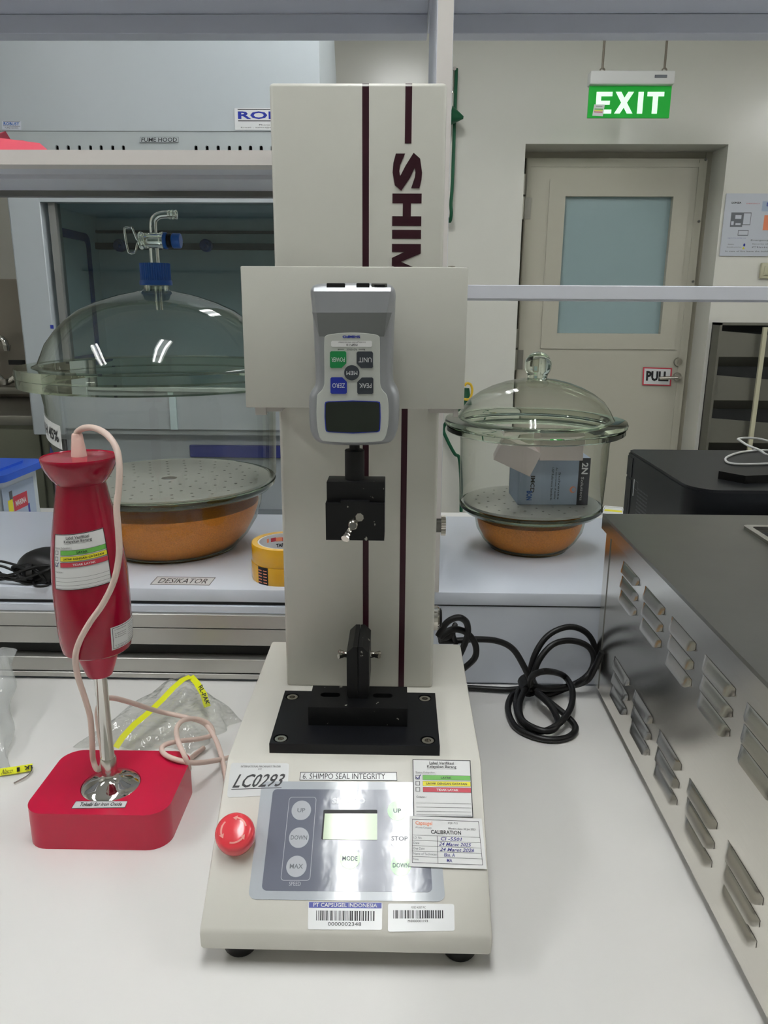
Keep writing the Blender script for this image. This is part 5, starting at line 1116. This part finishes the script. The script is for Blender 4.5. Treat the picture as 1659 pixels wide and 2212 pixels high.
# sink unit, far left
sk = thing('steel_sink_unit', 'stainless steel sink unit beside the fume hood', 'sink', (-1.75, 3.3, 0))
zsk = pt(20, 898, Y=2.75).z
MB().box(-2.3, -1.29, 2.75, 3.35, zsk - .035, zsk, .003).build('counter', M_tray, sk)
MB().box(-2.3, -1.29, 2.77, 3.35, .05, zsk - .036).build('cabinet', M_olive, sk)
for x0 in (-2.28, -1.92, -1.56): MB().box(x0, x0 + .245, 2.758, 2.77, .35, zsk - .05, .002, 1).build('cabinet_door', M_olive, sk)
MB().box(-2.3, -1.29, 3.33, 3.36, zsk, 1.42).build('splashback', M_brown, sk)
MB().box(-2.3, -1.29, 3.25, 3.33, zsk + .02, zsk + .05, .002).build('shelf_rail', M_tray, sk)
a = pt(32, 783, Y=3.32); MB().box(a.x - .03, a.x + .04, 3.325, 3.33, a.z - .01, a.z + .01).build('small_plate', M_gap, sk)
fa = thing('tap', 'chrome laboratory tap above the steel sink', 'tap', tuple(pt(5, 740, Y=3.2)))
MB().tube([pt(x, y, Y=3.2) for x, y in ((-60, 800), (-55, 760), (-40, 735), (-10, 728), (8, 735), (14, 750))], .013, 10, 6).cyl(pt(14, 745, Y=3.2), pt(15, 758, Y=3.2), .017, .012).build('spout', M_chrome, fa)
MB().tube([pt(x, y, Y=3.15) for x, y in ((-25, 800), (-5, 812), (10, 825), (22, 822), (33, 815))], .014, 10, 6).cyl(pt(10, 818, Y=3.15), pt(12, 830, Y=3.15), .026, .022).build('valve', M_chrome, fa)
MB().cyl(pt(-60, 800, Y=3.2), pt(-60, 800, Y=3.2) - Vector((0, 0, pt(-60, 800, Y=3.2).z - zsk)), .014).build('riser', M_chrome, fa)

# steel tray rack, right
tr = thing('tray_rack', 'steel rack of sloping trays beside the door', 'rack', (1.9, 3.8, 0))
a = pt(1556, 697, Y=3.9); tx0 = a.x; tzt = a.z
MB().box(tx0, tx0 + .5, 3.988, 3.998, .3, tzt).build('rack_back', M_gap, tr)
MB().box(tx0, tx0 + .012, 3.9, 3.996, .0, tzt).box(tx0 + .49, tx0 + .5, 3.9, 3.996, 0, tzt).box(tx0, tx0 + .5, 3.9, 3.996, tzt - .012, tzt).build('rack_frame', M_traydk, tr)
MB().box(tx0 + .205, tx0 + .225, 3.88, 3.895, .0, tzt - .02).build('front_bar', M_cream, tr)
for i in range(6):
    z = tzt - .165 - i * .215
    V = [(tx0 + .015, 3.92, z), (tx0 + .2, 3.92, z - .0), (tx0 + .2, 3.92, z + .115), (tx0 + .015, 3.92, z + .135), (tx0 + .015, 3.985, z + .02), (tx0 + .2, 3.985, z + .02), (tx0 + .2, 3.985, z + .1), (tx0 + .015, 3.985, z + .1)]
    V = [(tx0 + .015, 3.92, z), (tx0 + .485, 3.92, z), (tx0 + .485, 3.92, z + .09), (tx0 + .015, 3.92, z + .125), (tx0 + .015, 3.94, z + .09), (tx0 + .485, 3.985, z + .02)]
    MB().add(V[:4] + [(tx0 + .015, 3.925, z), (tx0 + .485, 3.925, z), (tx0 + .485, 3.925, z + .09), (tx0 + .015, 3.925, z + .125)], [(0, 1, 2, 3), (7, 6, 5, 4), (0, 4, 5, 1), (1, 5, 6, 2), (2, 6, 7, 3), (3, 7, 4, 0)]).add([(tx0 + .015, 3.925, z), (tx0 + .485, 3.925, z), (tx0 + .485, 3.985, z - .05), (tx0 + .015, 3.985, z - .05)], [(0, 1, 2, 3)]).add([(tx0 + .015, 3.925, z), (tx0 + .018, 3.925, z + .12), (tx0 + .018, 3.985, z + .05), (tx0 + .015, 3.985, z - .05)], [(0, 1, 2, 3)]).build('tray', M_traydk, tr)

# green hanging hose by the door
gh = thing('green_wall_hose', 'green hose with bell shaped cup hanging on the back wall', 'hose', tuple(pt(984, 250, Y=3.95)))
MB().tube([pt(986, 148, Y=3.96), pt(984, 200, Y=3.95), pt(981, 290, Y=3.94), pt(977, 400, Y=3.93), pt(974, 440, Y=3.93), pt(975, 460, Y=3.93), pt(972, 478, Y=3.95), pt(966, 470, Y=3.96)], .008, 8, 6).build('hose', M_gcable, gh)
a, b_ = pt(974, 250, Y=3.9), pt(1001, 254, Y=3.9); MB().cyl(a, b_, .042, .006, 24).cyl(a - Vector((.05, 0, 0)), a, .042, .042, 24).build('cup', M_gcable, gh)
MB().cyl(pt(982, 148, Y=4.0), pt(982, 148, Y=3.94), .008, seg=10).build('hook', M_steel, gh)
MB().tube([pt(980, 150, Y=3.97), pt(979, 195, Y=3.96), pt(976, 200, Y=3.96)], .004, 6, 3).build('hook_rod', M_steel, gh)
gp = thing('green_plug_lead', 'green lead with connector and yellow cord loop behind the small desiccator', 'cable', tuple(pt(1005, 850, Y=3.9)))
MB().cyl(pt(1003, 873, Y=3.9), pt(1006, 838, Y=3.9), .038, .018, 20).build('connector', M_gcable, gp)
MB().tube([pt(1000, 862, Y=3.85), pt(1014, 862, Y=3.85), pt(1020, 845, Y=3.86), pt(1017, 831, Y=3.86), pt(1008, 828, Y=3.86), pt(1004, 834, Y=3.86)], .006, 8, 5).build('cord_loop', M_ycable, gp)
MB().tube([pt(1003, 873, Y=3.9), pt(975, 900, Y=3.92), pt(958, 925, Y=3.95), pt(966, 950, Y=3.95), pt(982, 980, Y=3.95), pt(992, 990, Y=3.95), pt(996, 1040, Y=3.96), pt(996, 1105, Y=3.97)], .009, 8, 6).build('cable', M_gcable, gp)
